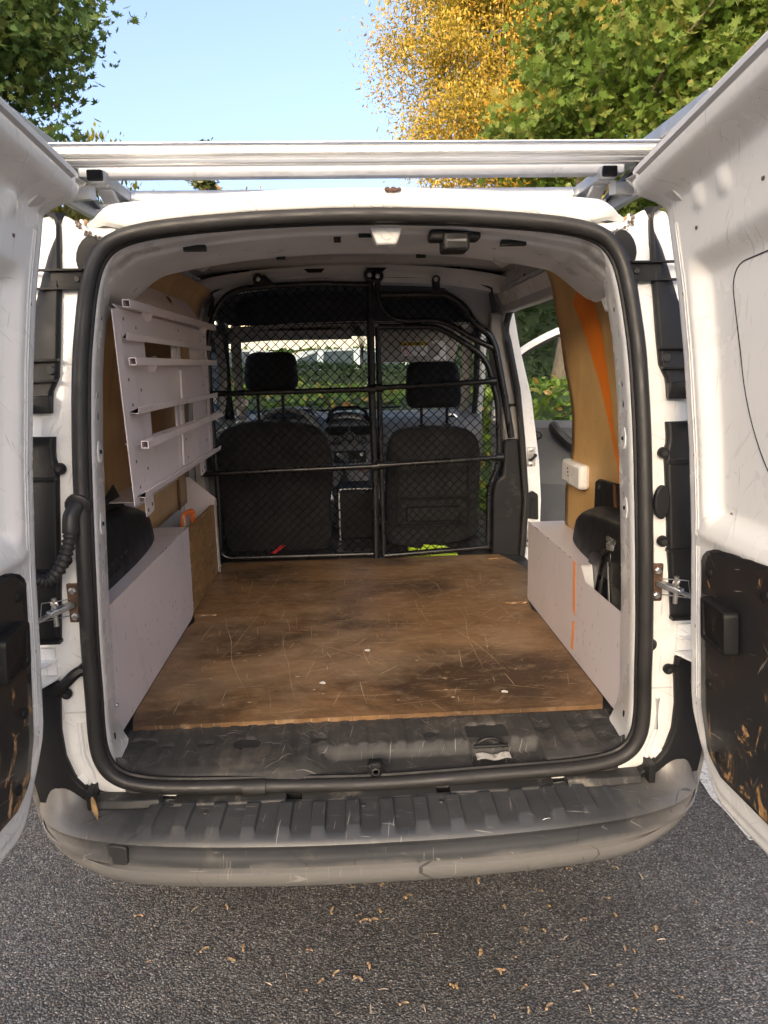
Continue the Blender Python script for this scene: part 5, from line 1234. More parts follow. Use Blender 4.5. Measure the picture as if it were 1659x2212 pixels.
# right centre pillar with trim, seal, white jamb and strikers
YB = 1.74
trim = [(.592, .60), (.600, .95), (.625, .965), (.655, 1.145), (.60, 1.64), (.565, 1.80), (.66, 1.80), (.655, 1.68), (.662, 1.58), (.712, 1.365), (.737, 1.15), (.765, .855), (.757, .585)]
MB().prism([(x, YB, z) for x, z in [(.613, .60), (.617, .90), (.628, .955), (.662, .975), (.668, 1.145), (.737, 1.145), (.765, .855), (.757, .58)]], (0, .14, 0)).build('pillar_trim', PLAST, van, bevel=.014, seg=3)
MB().prism([(x, YB+.008, z) for x, z in [(.668, 1.14), (.655, 1.25), (.628, 1.45), (.60, 1.63), (.60, 1.70), (.665, 1.70), (.668, 1.58), (.712, 1.37), (.737, 1.14)]], (0, .12, 0)).build('pillar_trim', BEIGE, van, bevel=.008)
MB().box(.655, .735, YB+.002, YB+.006, 1.29, 1.303).build('belt_slot', BLACKHOLE, van)
MB().tube([(.755, YB-.012, .585), (.770, YB-.012, .855), (.745, YB-.012, 1.15), (.720, YB-.012, 1.367), (.676, YB-.012, 1.576), (.668, YB-.012, 1.655), (.675, YB-.04, 1.70), (.69, YB-.12, 1.715), (.69, 1.08, 1.705)], .015, 8).build('side_door_seal', RUBBER, van, True)
jb = MB().prism([(x, YB+.004, z) for x, z in [(.765, .55), (.772, .855), (.748, 1.15), (.723, 1.367), (.682, 1.576), (.675, 1.70), (.70, 1.72), (.735, 1.54), (.79, 1.33), (.832, 1.04), (.845, .853), (.84, .55)]], (0, .05, 0)).build('door_jamb', W, van, bevel=.004)
for z in (1.06, .68):
    pl_ = MB().box(.775, .812, YB-.004, YB+.004, z-.045, z+.045).build('striker_plate', STEEL, jb, bevel=.003)
    for dz in (-.033, .033): MB().lathe([(.010, 0), (.009, .008), (.005, .009)], (.79, YB-.004, z+dz), (0, -1, 0), 6).build('bolt', STEEL, pl_)
    MB().tube(fillet([(.785, YB-.004, z-.012), (.785, YB-.028, z-.012), (.808, YB-.028, z+.010), (.808, YB-.004, z+.010)], .006), .006, 7).build('striker', PLAST, pl_, True)
ct = MB().prism(round_poly([(.772, YB-.006, .775), (.772, YB-.006, .885), (.80, YB-.006, .905), (.828, YB-.006, .885), (.832, YB-.006, .765)], .01), (0, .012, 0)).build('contact_block', PLAST, jb, bevel=.003)
MB().box(.795, .820, YB-.010, YB-.004, .785, .870).build('contact_face', BLACKHOLE, ct)
# open passenger door, hinged at the front
h0 = Vector((.80, 2.72, 0)); dd = Vector((.93, -.37, 0)).normalized(); dn = Vector((dd.y, -dd.x, 0))     # dn: inner face towards the camera
def Q(u, z, w=0.): return h0+dd*u+dn*w+Vector((0, 0, z))
pd = MB().loft([[Q(u, z, w) for z, w in ((.42, .03), (.60, .05), (.75, .065), (.78, .05), (1.0, .05), (1.12, .07), (1.155, .04), (1.155, -.03), (.42, -.04))] for u in (.02, .3, .6, .9, 1.02)], True, True).build('front_door', DASH2, van, True, sharp=30)
pd['label'] = 'passenger door standing open with dark grey inner trim'
fr = catmull([Q(.03, 1.15), Q(.06, 1.38), Q(.14, 1.51), Q(.30, 1.61), Q(.50, 1.685), Q(.72, 1.72), Q(.92, 1.71), Q(1.0, 1.60), Q(1.02, 1.15)], 6)
MB().tube(fr, .028, 8).build('window_frame', W, pd, True)
MB().tube([p+dn*.018+(Q(.55, 1.36)-p)*.05 for p in fr], .012, 6).build('window_rubber', RUBBER, pd, True)
MB().add([Q(.04, 1.15)]+[p for p in fr[2:-2]]+[Q(1.0, 1.15)], [tuple(range(len(fr)-2))]).build('window', GLASS, pd)
MB().tube([Q(.26+.045*math.cos(a), 1.075+.024*math.sin(a), .062) for a in [2*math.pi*k/20 for k in range(20)]], .006, 6, True).build('handle_surround', PLAST, pd, True)
MB().beam(Q(.225, 1.075, .075), Q(.285, 1.072, .075), .02, .016).build('door_handle', PLAST, pd, bevel=.004)
MB().tube(catmull([Q(.37, 1.13, .06), Q(.39, 1.11, .11), Q(.44, 1.06, .12), Q(.52, 1.0, .10), Q(.56, .97, .06)], 5), .028, 8).build('armrest', PLAST, pd, True)
MB().grid(lambda u, v: Q(lerp(.1, .7, u), lerp(.50, .80, v)+.01*0, .067+.012*math.sin(u*3)), 6, 4).build('door_pocket', DASH2, pd)
sx = thing('sliding_door', 'white sliding side door pushed back along the right flank', 'door', (.85, .5, .4)); bpy.data.objects.remove(sx)
skin(1, .06, .90, .52, 1.74, 'sliding_door', -.05)
for (x, y) in ((-.72, .62), (.72, .62), (-.72, 3.3), (.72, 3.3)):
    t_ = MB().lathe([(.16, -.09), (.29, -.085), (.31, -.05), (.31, .05), (.29, .085), (.16, .09)], (x, y, .31), (1, 0, 0), 32).build('wheel', RUBBER, van, True)
    MB().lathe([(.17, -.07), (.19, 0), (.17, .07)], (x, y, .31), (1, 0, 0), 24).build('rim', STEEL, t_, True)
MB().box(-.60, .60, .25, 3.6, .36, .54).build('underbody', BLACKHOLE, van)

# ------------------------------------------------------------------ roof rack
rk = thing('roof_rack', 'aluminium roof rack with a thick ribbed loading roller across the rear', 'roof rack', (0, .9, 1.86))
def rollprof(n=72):
    out = []
    for k in range(n):
        a = 2*math.pi*k/n; r_ = .0255
        ph = (k % 6)/6; r_ -= .0032 if ph < .3 else 0
        out.append((r_*math.cos(a), r_*math.sin(a)))
    return out
MB().loft([[Vector((x, .30+a, 1.956+b)) for a, b in rollprof()] for x in (-.72, .72)], True, True).build('loading_roller', ALU, rk, True, sharp=25)
for s in (1, -1):
    r1 = MB().box(min(s*.590, s*.630), max(s*.590, s*.630), .365, 2.3, 1.915, 1.943).build('long_rail', ALU_D, rk, bevel=.003)
    MB().box(min(s*.5915, s*.6285), max(s*.5915, s*.6285), .355, .366, 1.9165, 1.9415).build('end_cap', PLAST, r1, bevel=.004)
    MB().beam((s*.708, .33, 1.905), (s*.70, 2.3, 1.905), .022, .040).build('side_rail', ALU_D, rk, bevel=.002)
    MB().beam((s*.72, .08, 2.0), (s*.72, 2.3, 2.0), .03, .03).build('guard_rail', ALU_D, rk, bevel=.003)
    for y in (.50, 1.5): MB().beam((s*.72, y+.8, 1.99), (s*.708, y+.8, 1.92), .025, .03).build('guard_stay', ALU_D, rk)
    MB().beam((s*.612, .43, 1.918), (s*.618, .60, 1.85), .036, .014, up=(0, 1, 0)).build('leg', ALU_D, rk, bevel=.002)
    MB().beam((s*.596, .56, 1.914), (s*.590, .60, 1.850), .030, .014, up=(0, 1, 0)).build('leg', ALU_D, rk, bevel=.002)
    MB().beam((s*.632, .40, 1.90), (s*.70, .44, 1.905), .02, .03).build('leg_arm', ALU_D, rk)
    MB().beam((s*.655, .30, 1.93), (s*.690, .62, 1.915), .010, .014).build('rubber_strip', PLAST, rk)
    for y, z in ((.385, 1.913), (.44, 1.88)): 
        wd = MB()
        for k in range(9): wd.lathe([(.004, 0), (.003, .003)], (s*(.588+.005*k), y+.003*(k % 2), z), (0, -1, -.3), 6)
        wd.build('weld_bead', ALU, rk, True)
MB().box(-.66, .66, .395, .425, 1.931, 1.957).build('cross_bar', ALU_D, rk, bevel=.004)
for y in (.60, 1.1, 1.6, 2.1): MB().tube([(-.60, y, 1.926), (.60, y, 1.926)], .023, 12).build('cross_bar', ALU_D, rk, True)
for s in (1, -1):
    for y in (.60, 1.1, 1.6, 2.1): MB().lathe([(.026, 0), (.022, .01)], (s*.588, y, 1.926), (-s, 0, 0), 12).build('weld_collar', ALU, rk, True)

# ------------------------------------------------------------------ surroundings
MAPLE = mat_leaf('maple_leaf_green', [(0, (.075, .14, .02)), (.35, (.135, .22, .035)), (.7, (.20, .28, .055)), (.93, (.27, .31, .08)), (1., (.36, .29, .05))], .4)
MAPLE_D = mat_leaf('maple_leaf_dark', [(0, (.05, .10, .03)), (.4, (.085, .155, .045)), (.8, (.125, .20, .06)), (1., (.19, .22, .07))], .4)
LOCUST = mat_leaf('yellow_leaf', [(0, (.11, .115, .02)), (.35, (.20, .17, .03)), (.7, (.27, .20, .032)), (1., (.32, .19, .035))], .4)
WILLOW = mat_leaf('willow_leaf', [(0, (.06, .08, .012)), (.5, (.12, .13, .02)), (1., (.22, .18, .03))], .35)
LAUREL = mat_leaf('laurel_leaf', [(0, (.06, .12, .016)), (.45, (.13, .22, .03)), (.85, (.20, .28, .05)), (1., (.34, .18, .05))], .3, .35)
BOX = mat_leaf('dark_hedge_leaf', [(0, (.012, .03, .010)), (.5, (.022, .05, .015)), (1., (.04, .075, .022))], .2)
CONIF = mat_leaf('conifer_needle', [(0, (.015, .03, .012)), (1., (.05, .06, .02))], .1)
RUSTY = mat_leaf('rust_leaf', [(0, (.06, .05, .015)), (.5, (.17, .09, .02)), (1., (.26, .14, .03))], .3)
KEYS = basic('maple_keys_brown', (.20, .095, .05), .8, var=.4, vs=30)
BARK = mat_bark('grey_brown_bark', (.07, .052, .036), (.19, .15, .105)); BARK_D = mat_bark('dark_bark', (.025, .02, .015), (.06, .048, .035))
MAPLE_T = [(0, -.5), (.06, -.12), (.30, -.30), (.24, -.08), (.52, .02), (.30, .14), (.36, .36), (.14, .24), (0, .55), (-.14, .24), (-.36, .36), (-.30, .14), (-.52, .02), (-.24, -.08), (-.30, -.30), (-.06, -.12)]
LANCE_T = [(0, -.5), (.16, -.2), (.20, .1), (0, .5), (-.20, .1), (-.16, -.2)]
DIAM_T = [(0, -.5), (.20, -.02), (0, .5), (-.20, -.02)]
OVAL_T = [(0, -.5), (.22, -.25), (.27, .1), (.14, .38), (0, .5), (-.14, .38), (-.27, .1), (-.22, -.25)]
def leaf_mesh(tmpl, pos, size, tilt, name, mat, rng, droop=.55, curl=.12):
    """many leaves in one mesh; each is a fan of triangles of its own"""
    n = len(pos); T = np.array(tmpl); k = len(T)
    az = rng.uniform(0, 2*np.pi, n); el = rng.normal(-droop, tilt, n); ro = rng.normal(0, .7, n); sz = size*rng.uniform(.5, 1.4, n)
    d = np.stack([np.cos(az)*np.cos(el), np.sin(az)*np.cos(el), np.sin(el)], 1)           # leaf axis
    sd_ = np.stack([-np.sin(az), np.cos(az), np.zeros(n)], 1); nn = np.cross(sd_, d)
    s2 = sd_*np.cos(ro)[:, None]+nn*np.sin(ro)[:, None]; n2 = np.cross(s2, d)
    V = pos[:, None, :]+sz[:, None, None]*(T[None, :, 1, None]*d[:, None, :]+T[None, :, 0, None]*s2[:, None, :]+(-(curl*rng.uniform(.3, 3.2, n))[:, None, None]*(T[None, :, 0, None]**2*3+T[None, :, 1, None]**2))*n2[:, None, :])
    C = pos[:, None, :]
    V = np.concatenate([C, V], 1).reshape(-1, 3)
    base = (np.arange(n)*(k+1))[:, None]
    idx = np.stack([np.zeros(k, int), 1+np.arange(k), 1+(np.arange(k)+1) % k], 1)
    F = (base[:, :, None]+idx[None]).reshape(-1, 3)
    me = bpy.data.meshes.new(name); me.vertices.add(len(V)); me.vertices.foreach_set('co', V.astype(np.float32).ravel())
    me.loops.add(F.size); me.loops.foreach_set('vertex_index', F.astype(np.int32).ravel())
    me.polygons.add(len(F)); me.polygons.foreach_set('loop_start', np.arange(0, F.size, 3, dtype=np.int32)); me.polygons.foreach_set('loop_total', np.full(len(F), 3, np.int32))
    me.update(); me.validate(); me.materials.append(mat)
    return me
def crown_points(rng, c, rad, n, clumps, csz, shell=.45):
    """leaf positions gathered in uneven clumps through an ellipsoid"""
    c = np.array(c); rad = np.array(rad)
    d = rng.normal(0, 1, (clumps, 3)); d /= np.linalg.norm(d, axis=1)[:, None]
    r = rng.uniform(shell, 1.0, clumps)**.6
    lump = 1+.22*np.sin(d[:, 0]*5+1)*np.cos(d[:, 2]*4+d[:, 1]*3)
    cc = c+d*rad*(r*lump)[:, None]
    w = rng.integers(0, clumps, n)
    p = cc[w]+rng.normal(0, 1, (n, 3))*csz*np.array([1, 1, .6])
    return p, cc
def link_mesh(me, name, parent):
    o = bpy.data.objects.new(name, me); COL.objects.link(o); attach(o, parent); return o
def limbs(rng, base, top, r0, targets, bark, parent):
    b = Vector(base); t_ = Vector(top)
    tr = MB().tube(catmull([b, b.lerp(t_, .35)+Vector((.06, .04, 0)), b.lerp(t_, .7)+Vector((-.07, .03, 0)), t_], 6), lambda q: r0*(1.12-.75*q)*(1+.25*max(0, .12-q)/.12), 12).build('trunk', bark, parent, True)
    for tg in targets:
        tg = Vector(tg); s_ = b.lerp(t_, float(rng.uniform(.35, .95))); m_ = s_.lerp(tg, .5)+Vector((float(rng.normal(0, .15)), float(rng.normal(0, .15)), .25))
        MB().tube(catmull([s_, m_, tg], 5), lambda q: r0*.17*(1-.88*q)+.004, 6).build('limb', bark, tr, True)
    return tr
def tree(name, label, base, top, r0, crowns, leaf, tmpl, size, n, clumps, csz, seed, bark=BARK, nl=9, droop=.5, tilt=.45, shell=.45, group='trees around the parking place', single=0, keys=0, front=None):
    rng = np.random.default_rng(seed); e = thing(name, label, 'tree', base, group)
    P, CC = [], []
    for (c, rad, share) in crowns:
        p, cc = crown_points(rng, c, rad, int(n*share), max(6, int(clumps*share)), csz, shell); P.append(p); CC.append(cc)
    P = np.concatenate(P); CC = np.concatenate(CC)
    sel = CC[rng.permutation(len(CC))[:nl]]
    limbs(rng, base, top, r0, [tuple(float(v) for v in q) for q in sel], bark, e)
    cr = None
    if single:
        d = np.linalg.norm(P-np.array(CAM), axis=1)
        # those facing the camera and within its view
        Rv = np.array([_r2, _u2, _f]); q = (P-np.array(CAM)) @ Rv.T
        ok = (q[:, 2] > 0) & (np.abs(q[:, 0]/q[:, 2]) < .56) & (np.abs(q[:, 1]/q[:, 2]) < .74) & (q[:, 1]/q[:, 2] > .43)
        order = np.argsort(np.where(ok, d, 1e9))[:single]; mask = np.ones(len(P), bool); mask[order] = False
        near = P[order]; P = P[mask]
    me = leaf_mesh(tmpl, P, size, tilt, 'crown', leaf, rng, droop); cr = link_mesh(me, 'crown', e); cr['kind'] = 'stuff'
    if single:
        lm = leaf_mesh(tmpl, np.zeros((1, 3)), size, 0.0, 'leaf', leaf, np.random.default_rng(5), 0.)
        for k, p in enumerate(near):
            o = bpy.data.objects.new('leaf', lm); COL.objects.link(o)
            o.rotation_euler = (float(rng.normal(.5, .5)), float(rng.normal(0, .5)), float(rng.uniform(0, 6.28))); o.location = tuple(float(v) for v in p)
            s_ = float(rng.uniform(.8, 1.15)); o.scale = (s_,)*3; attach(o, cr)
    if keys:
        kc = CC[rng.integers(0, len(CC), keys)]+rng.normal(0, csz*.9, (keys, 3))
        KP = np.repeat(kc, 9, 0)+rng.normal(0, .035, (keys*9, 3))*np.array([1, 1, 1.4])
        o = link_mesh(leaf_mesh(LANCE_T, KP, .055, .4, 'seed_keys', KEYS, rng, 1.1), 'seed_keys', e); o['kind'] = 'stuff'
    return e
# near maple at the right: trunk seen through the side opening
tree('maple_tree', 'broad green maple with brown seed keys overhanging the right side', (2.62, 8.0, .3), (3.3, 8.1, 5.2), .13,
     [((4.6, 8.5, 4.75), (2.45, 1.9, 1.75), .60), ((5.3, 7.6, 4.4), (2.0, 1.6, 1.3), .22), ((6.0, 8.3, 6.6), (1.9, 1.6, 1.5), .18)], MAPLE, MAPLE_T, .125, 42000, 520, .24, 11, droop=.75, tilt=.4, shell=.25, single=280, keys=90, nl=9)
tree('maple_tree', 'dark green maple leaning in at the upper left corner', (-5.3, 6.5, 0), (-4.3, 5.7, 4.2), .13,
     [((-3.62, 5.05, 4.42), (1.55, 1.25, 1.45), 1.)], MAPLE_D, MAPLE_T, .092, 27000, 330, .19, 23, bark=BARK_D, droop=.7, tilt=.4, shell=.25, keys=50, nl=18, single=120)
tree('locust_tree', 'tall golden yellow tree catching the low sun above the van', (4.2, 17.5, 0), (4.0, 17.3, 9.5), .22,
     [((4.2, 17, 8.6), (2.9, 2.4, 4.2), .6), ((6.0, 17.5, 7.6), (2.6, 2.2, 3.4), .25), ((4.6, 17, 12.2), (2.6, 2.2, 2.4), .15)], LOCUST, DIAM_T, .095, 250000, 900, .33, 31, droop=.6, tilt=.6, shell=.15, nl=26)
tree('maple_tree', 'second trunk just right of the first behind the hedge', (3.55, 9.3, .4), (3.9, 9.6, 5.0), .14,
     [((6.2, 10.5, 5.8), (2.4, 2.0, 2.3), 1.)], MAPLE, MAPLE_T, .14, 2600, 90, .28, 37, droop=.7, shell=.3)
tree('willow_tree', 'pale yellow-green tree glimpsed beside the left end of the roof rack', (-6.2, 13.5, 0), (-6.1, 13.4, 4.6), .16,
     [((-5.9, 13.3, 4.7), (1.9, 1.5, 1.35), 1.)], WILLOW, LANCE_T, .13, 7000, 120, .2, 41, droop=1.2, tilt=.25, shell=.15)
tree('far_tree', 'rust coloured treetop just showing between the rack bars', (-6.0, 36, 0), (-6.0, 36, 8.5), .3,
     [((-5.6, 36, 7.6), (2.6, 2.4, 2.4), .8), ((-8.6, 37, 7.2), (2.0, 2, 2.0), .2)], RUSTY, OVAL_T, .22, 9000, 160, .35, 43, shell=.2)
tree('spruce_tree', 'thin dark spruce tip standing above the loading roller', (-7.6, 42, 0), (-7.6, 42, 13.6), .25,
     [((-7.6, 42, 5.5), (2.6, 2.6, 4.5), .8), ((-7.6, 42, 11.2), (.8, .8, 1.9), .17), ((-7.65, 42, 13.5), (.35, .3, .55), .03)], CONIF, LANCE_T, .35, 5000, 160, .25, 47, bark=BARK_D, shell=.1, droop=.1)
# hedges
def hedge(name, label, x0, x1, y0, y1, z1, leaf, tmpl, size, n, seed, z0=0.):
    rng = np.random.default_rng(seed); e = thing(name, label, 'hedge', ((x0+x1)/2, (y0+y1)/2, z0), 'clipped hedges round the parking place')
    f = rng.uniform(0, 1, n); P = np.zeros((n, 3))
    P[:, 0] = rng.uniform(x0, x1, n); top = f < .42
    P[:, 2] = np.where(top, z1+rng.normal(0, .035, n), rng.uniform(z0+.1, z1, n))
    P[:, 1] = np.where(top, rng.uniform(y0, y1, n), y0+rng.normal(0, .05, n))
    P[:, 2] += .05*np.sin(P[:, 0]*2.1)*np.cos(P[:, 1]*3)*top
    o = link_mesh(leaf_mesh(tmpl, P, size, .6, 'foliage', leaf, rng, -.35), 'foliage', e); o['kind'] = 'stuff'
    MB().box(x0, x1, y0+.06, y1, z0, z1-.05).build('hedge_core', BOX, e)
    return e
hedge('laurel_hedge', 'bright green laurel hedge right in front of the van', -4.5, 6.5, 4.7, 5.7, 1.245, LAUREL, OVAL_T, .085, 11000, 3)
hedge('clipped_hedge', 'dark clipped hedge in front of the parked cars', -9, 3.2, 11.0, 12.0, 1.485, BOX, OVAL_T, .06, 16000, 5)
hedge('clipped_hedge', 'tall dark hedge behind the tree trunks at the right', 2.4, 16, 15.2, 16.5, 3.6, BOX, OVAL_T, .16, 9000, 7)
# lawn and raised ground behind
lw = MB().grid(lambda u, v: (lerp(1.5, 30, u), lerp(5.9, 40, v), .02+1.05*sstep(5.9, 13, lerp(5.9, 40, v))), 20, 30).build('lawn', mat_grass(), None, True); tag(lw, kind='structure')
rng = np.random.default_rng(9); n = 14000; gp2 = np.stack([rng.uniform(1.6, 9, n), rng.uniform(6.2, 14, n), np.zeros(n)], 1)
gp2[:, 2] = .05+np.array([1.05*sstep(5.9, 13, float(y)) for y in gp2[:, 1]])
go = bpy.data.objects.new('grass', leaf_mesh(LANCE_T, gp2, .10, .3, 'grass', mat_leaf('grass_blade', [(0, (.05, .09, .015)), (1, (.14, .17, .04))], .3), rng, -1.2)); COL.objects.link(go); tag(go, 'green lawn grass under the trees at the right', 'grass', kind='stuff')
rp = MB().box(-40, 1.2, 12.2, 30, .02, .33).build('raised_car_park', ASPH); tag(rp, kind='structure')
# parked cars beyond the hedge
def car(name, label, x, y, z, rot, paint, sc=1.0):
    e = thing(name, label, 'car', (x, y, z), 'cars parked beyond the hedge'); M4 = Matrix.Translation((x, y, z)) @ Matrix.Rotation(rot, 4, 'Z') @ Matrix.Scale(sc, 4)
    T = lambda pts: [M4 @ Vector(p) for p in pts]
    side = [(-2.05, .32), (-2.1, .62), (-2.02, .92), (-1.55, 1.0), (-1.15, 1.04), (1.55, 1.08), (1.95, 1.05), (2.05, .75), (2.05, .34)]
    def ring_(y_, inset): return T([(px*(1-inset*.05), y_, pz+(.02*inset if pz < .5 else -.03*inset)) for px, pz in side])
    b = MB().loft([ring_(-.86, 1), ring_(-.80, .2), ring_(.80, .2), ring_(.86, 1)], True, True).build('body', paint, e, True, sharp=40)
    gh = [(-1.15, 1.03), (-.55, 1.40), (.10, 1.50), (1.10, 1.46), (1.62, 1.30), (1.78, 1.06)]
    rf = [(-.60, 1.385), (.10, 1.50), (1.12, 1.46), (1.66, 1.28)]
    MB().loft([T([(px, s_*(.76-.20*(pz-1.03)/.47), pz) for px, pz in gh]) for s_ in (-1, 1)], True, True).build('glasshouse', GLASSD2, e)
    MB().loft([T([(px, s_*(.64-.10*(pz-1.28)/.2), pz+.015) for px, pz in rf]) for s_ in (-1, 1)], False).build('roof', paint, e, True, solid=.06)
    for s_ in (-1, 1):
        for px0, pz0, px1, pz1 in ((-1.18, 1.03, -.58, 1.40), (.28, 1.04, .20, 1.49), (1.80, 1.05, 1.62, 1.30), (1.15, 1.05, 1.02, 1.45)):
            MB().beam(*T([(px0, s_*.775, pz0), (px1, s_*(.775-.21*(pz1-1.03)/.47), pz1)]), .13, .06).build('pillar', paint, e)
        for px in (-1.3, 1.25):
            w = MB().lathe([(.19, -.09), (.30, -.08), (.32, 0), (.30, .08), (.19, .09)], M4 @ Vector((px, s_*.78, .32)), M4.to_3x3() @ Vector((0, 1, 0)), 20).build('wheel', RUBBER, e, True)
            MB().lathe([(.18, -.06), (.19, .1), (.06, .1)], M4 @ Vector((px, s_*.78, .32)), M4.to_3x3() @ Vector((0, s_, 0)), 14).build('rim', SILVER, w, True)
        MB().prism(T([(2.06, s_*.58, .80), (2.06, s_*.80, .82), (1.98, s_*.84, 1.04), (2.0, s_*.66, 1.04)]), M4.to_3x3() @ Vector((.02, 0, 0))).build('tail_light', REDPR, e)
        MB().prism(T([(-2.1, s_*.50, .66), (-2.1, s_*.80, .66), (-2.02, s_*.82, .82), (-2.06, s_*.52, .80)]), M4.to_3x3() @ Vector((-.02, 0, 0))).build('headlight', SILVER, e)
    return e
GLASSD2 = basic('dark_car_window', (.07, .09, .10), .08, var=.1, spec=.6)
car('parked_car', 'white hatchback, leftmost of the cars seen above the hedge', -1.95, 14.2, .33, R(200), basic('car_white', (.70, .72, .74), .2, var=.03, coat=.5), 1.0)
car('parked_car', 'pale blue-grey hatchback parked right of the white one', .15, 14.8, .33, R(203), basic('car_silver_blue', (.60, .66, .70), .2, var=.03, coat=.5), 1.0)
car('parked_car', 'dark grey car at the left behind the driver headrest', -4.6, 14.0, .33, R(196), basic('car_grey', (.14, .15, .16), .2, var=.03, coat=.5), .97)
# pale building behind the cars
WALLB = basic('pale_render', (.56, .54, .49), .85, var=.06, vs=2)
def block(name, label, x0, x1, y0, y1, h, nx, nz, wallm, z0=0.):
    e = thing(name, label, 'building', ((x0+x1)/2, (y0+y1)/2, z0))
    wl_ = MB().box(x0, x1, y0, y1, z0, h).build('wall', wallm, e)
    MB().box(x0-.2, x1+.2, y0-.2, y1+.2, h, h+.25).build('roof', BEIGE, e)
    for i in range(nx):
        for k in range(nz):
            cx = lerp(x0, x1, (i+.5)/nx); cz = lerp(z0, h, (k+.55)/nz); w = (x1-x0)/nx*.28; hh = (h-z0)/nz*.27
            wn_ = MB().box(cx-w-.06, cx+w+.06, y0-.05, y0+.02, cz-hh-.06, cz+hh+.06).build('window', W, e)
            MB().box(cx-w, cx+w, y0-.07, y0-.052, cz-hh, cz+hh).build('pane', GLASSD2, wn_)
            MB().box(cx-w-.15, cx+w+.15, y0-.16, y0-.053, cz-hh-.14, cz-hh-.07).build('sill', WALLB, wn_)
    return e
block('low_building', 'pale building with windows behind the parked cars', -16, 5.5, 32, 40, 5.6, 9, 2, WALLB)
hedge('garden_shrubs', 'loose green shrubs between the cars and the pale building', -14, 3, 24, 26, 2.0, MAPLE_D, OVAL_T, .3, 5000, 17, .0)
# unseen block added behind the camera to keep the evening sun off the van
sdir = SUN_DIR; pdir = Vector((-sdir.y, sdir.x, 0))
shb = thing('sun_blocker', 'long pale sun blocker added behind the camera, outside the picture', 'building', tuple(sdir*60))
def SB(a, b): return sdir*a+pdir*b
pa, pb = -34, 34
DB, HB = 58.0, 15.2
q = [SB(DB, pa), SB(DB+12, pa), SB(DB+12, pb), SB(DB, pb)]
MB().prism([(p.x, p.y, 0) for p in q], (0, 0, HB)).build('wall', WALLB, shb)
MB().prism([(p.x, p.y, HB) for p in [SB(DB-.4, pa-.4), SB(DB+12.4, pa-.4), SB(DB+12.4, pb+.4), SB(DB-.4, pb+.4)]], (0, 0, .4)).build('roof', BEIGE, shb)
for i in range(16):
    for k in range(5):
        c = SB(DB-.03, lerp(pa, pb, (i+.5)/16)); a_ = pdir*.7
        MB().prism([(c.x-a_.x, c.y-a_.y, 1.2+k*2.8), (c.x+a_.x, c.y+a_.y, 1.2+k*2.8), (c.x+a_.x, c.y+a_.y, 2.7+k*2.8), (c.x-a_.x, c.y-a_.y, 2.7+k*2.8)], tuple(sdir*.05)).build('window', GLASSD2, shb)

# ------------------------------------------------------------------ litter on the asphalt
rr = random.Random(77)
def key_mesh(L_, w, curl, mat, name):
    mb = MB(); n = 6
    for k in range(n): pass
    top = [(lerp(0, L_, k/n), w*(.35+.65*math.sin(math.pi*min(1, (k/n)*.9+.1))), .002+curl*math.sin(k/n*3)) for k in range(n+1)]
    bot = [(lerp(0, L_, k/n), -w*.35*math.sin(math.pi*k/n)*.6, .001+curl*math.sin(k/n*3+.6)) for k in range(n+1)]
    mb.add(top+bot, [(i, i+1, n+2+i, n+1+i) for i in range(n)])
    mb.lathe([(w*.5, -w*.4), (w*.62, 0), (w*.3, w*.4)], (0, 0, .003), (0, 0, 1), 6)
    o = mb.build(name, mat); me = o.data; bpy.data.objects.remove(o); return me
kinds = [('maple_key', key_mesh(.030, .008, .0035, SEED, 'maple_key'), 'dry tan winged maple seed on the asphalt behind the van', 'seed'),
         ('wood_splinter', key_mesh(.028, .003, .001, CHIP, 'wood_splinter'), 'thin pale splinter on the asphalt behind the van', 'splinter'),
         ('leaf_scrap', key_mesh(.022, .010, .005, LEAFDRY, 'leaf_scrap'), 'small orange-brown leaf scrap on the asphalt behind the van', 'leaf')]
spots = [(.005, -.31), (.12, -.27), (.18, -.34), (.09, -.37), (.06, -.45), (.27, -.52), (.25, -.27), (-.55, -.40)]
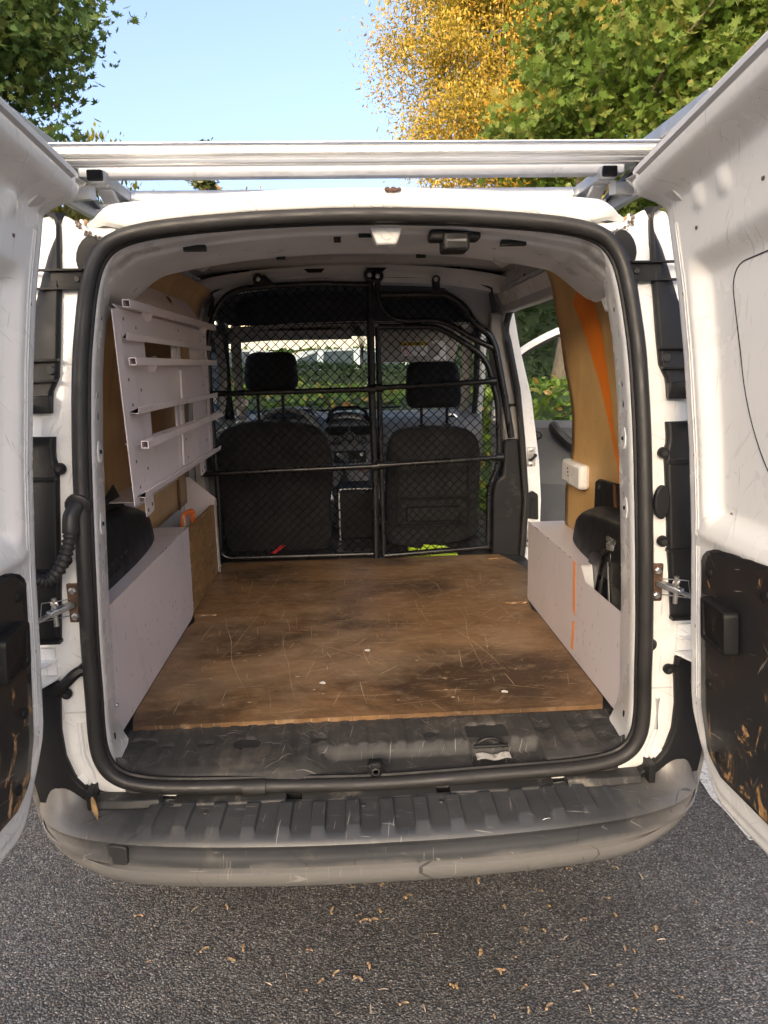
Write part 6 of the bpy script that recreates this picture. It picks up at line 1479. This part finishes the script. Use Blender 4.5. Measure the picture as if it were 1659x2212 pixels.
for k in range(95):
    nm, me, lb_, ct_ = kinds[0 if k % 5 in (0, 1) else 1 if k % 5 in (2, 4) else 2]
    x, y = (rr.uniform(-.15, .75) if rr.random() < .72 else rr.uniform(-.75, 1.0)), rr.uniform(-.12, .42)
    o = bpy.data.objects.new(nm, me); COL.objects.link(o); o.location = (x, y, .003); o.rotation_euler = (rr.uniform(-.3, .3), rr.uniform(-.2, .2), rr.uniform(0, 6.28))
    s_ = rr.uniform(.35, .8); o.scale = (s_,)*3
    tag(o, lb_, ct_, {'maple_key': 'fallen maple seeds', 'wood_splinter': 'splinters on the ground', 'leaf_scrap': 'scraps of dry leaf'}[nm])
# loose grit proud of the asphalt
rng = np.random.default_rng(21); n = 9000
gx = np.stack([rng.uniform(-1.3, 1.6, n), rng.uniform(-.2, .9, n), np.full(n, .0015)], 1)
st = np.array([(1, 0, 0), (-.5, .85, 0), (-.5, -.85, 0), (0, 0, .9)])
a = rng.uniform(0, 6.28, n); sz = rng.uniform(.0012, .0034, n)
V = np.zeros((n, 4, 3)); 
V[:, :, 0] = gx[:, 0, None]+sz[:, None]*(st[None, :, 0]*np.cos(a)[:, None]-st[None, :, 1]*np.sin(a)[:, None]*.7)
V[:, :, 1] = gx[:, 1, None]+sz[:, None]*(st[None, :, 0]*np.sin(a)[:, None]+st[None, :, 1]*np.cos(a)[:, None]*.7)
V[:, :, 2] = gx[:, 2, None]+sz[:, None]*st[None, :, 2]
F = (np.arange(n)[:, None, None]*4+np.array([(0, 1, 3), (1, 2, 3), (2, 0, 3)])[None]).reshape(-1, 3)
me = bpy.data.meshes.new('grit'); me.from_pydata(V.reshape(-1, 3).tolist(), [], F.tolist())
tg_ = NT('grit_stone'); gg = tg_.n('ShaderNodeNewGeometry')
me.materials.append(tg_.done(tg_.principled(tg_.ramp(gg.outputs['Random Per Island'], [(0, (.03, .028, .026)), (.55, (.07, .064, .058)), (.85, (.17, .155, .135)), (1, (.42, .37, .31))]), .8)))
o = bpy.data.objects.new('grit', me); COL.objects.link(o); tag(o, 'loose grit and small stones on the asphalt', 'grit', kind='stuff')
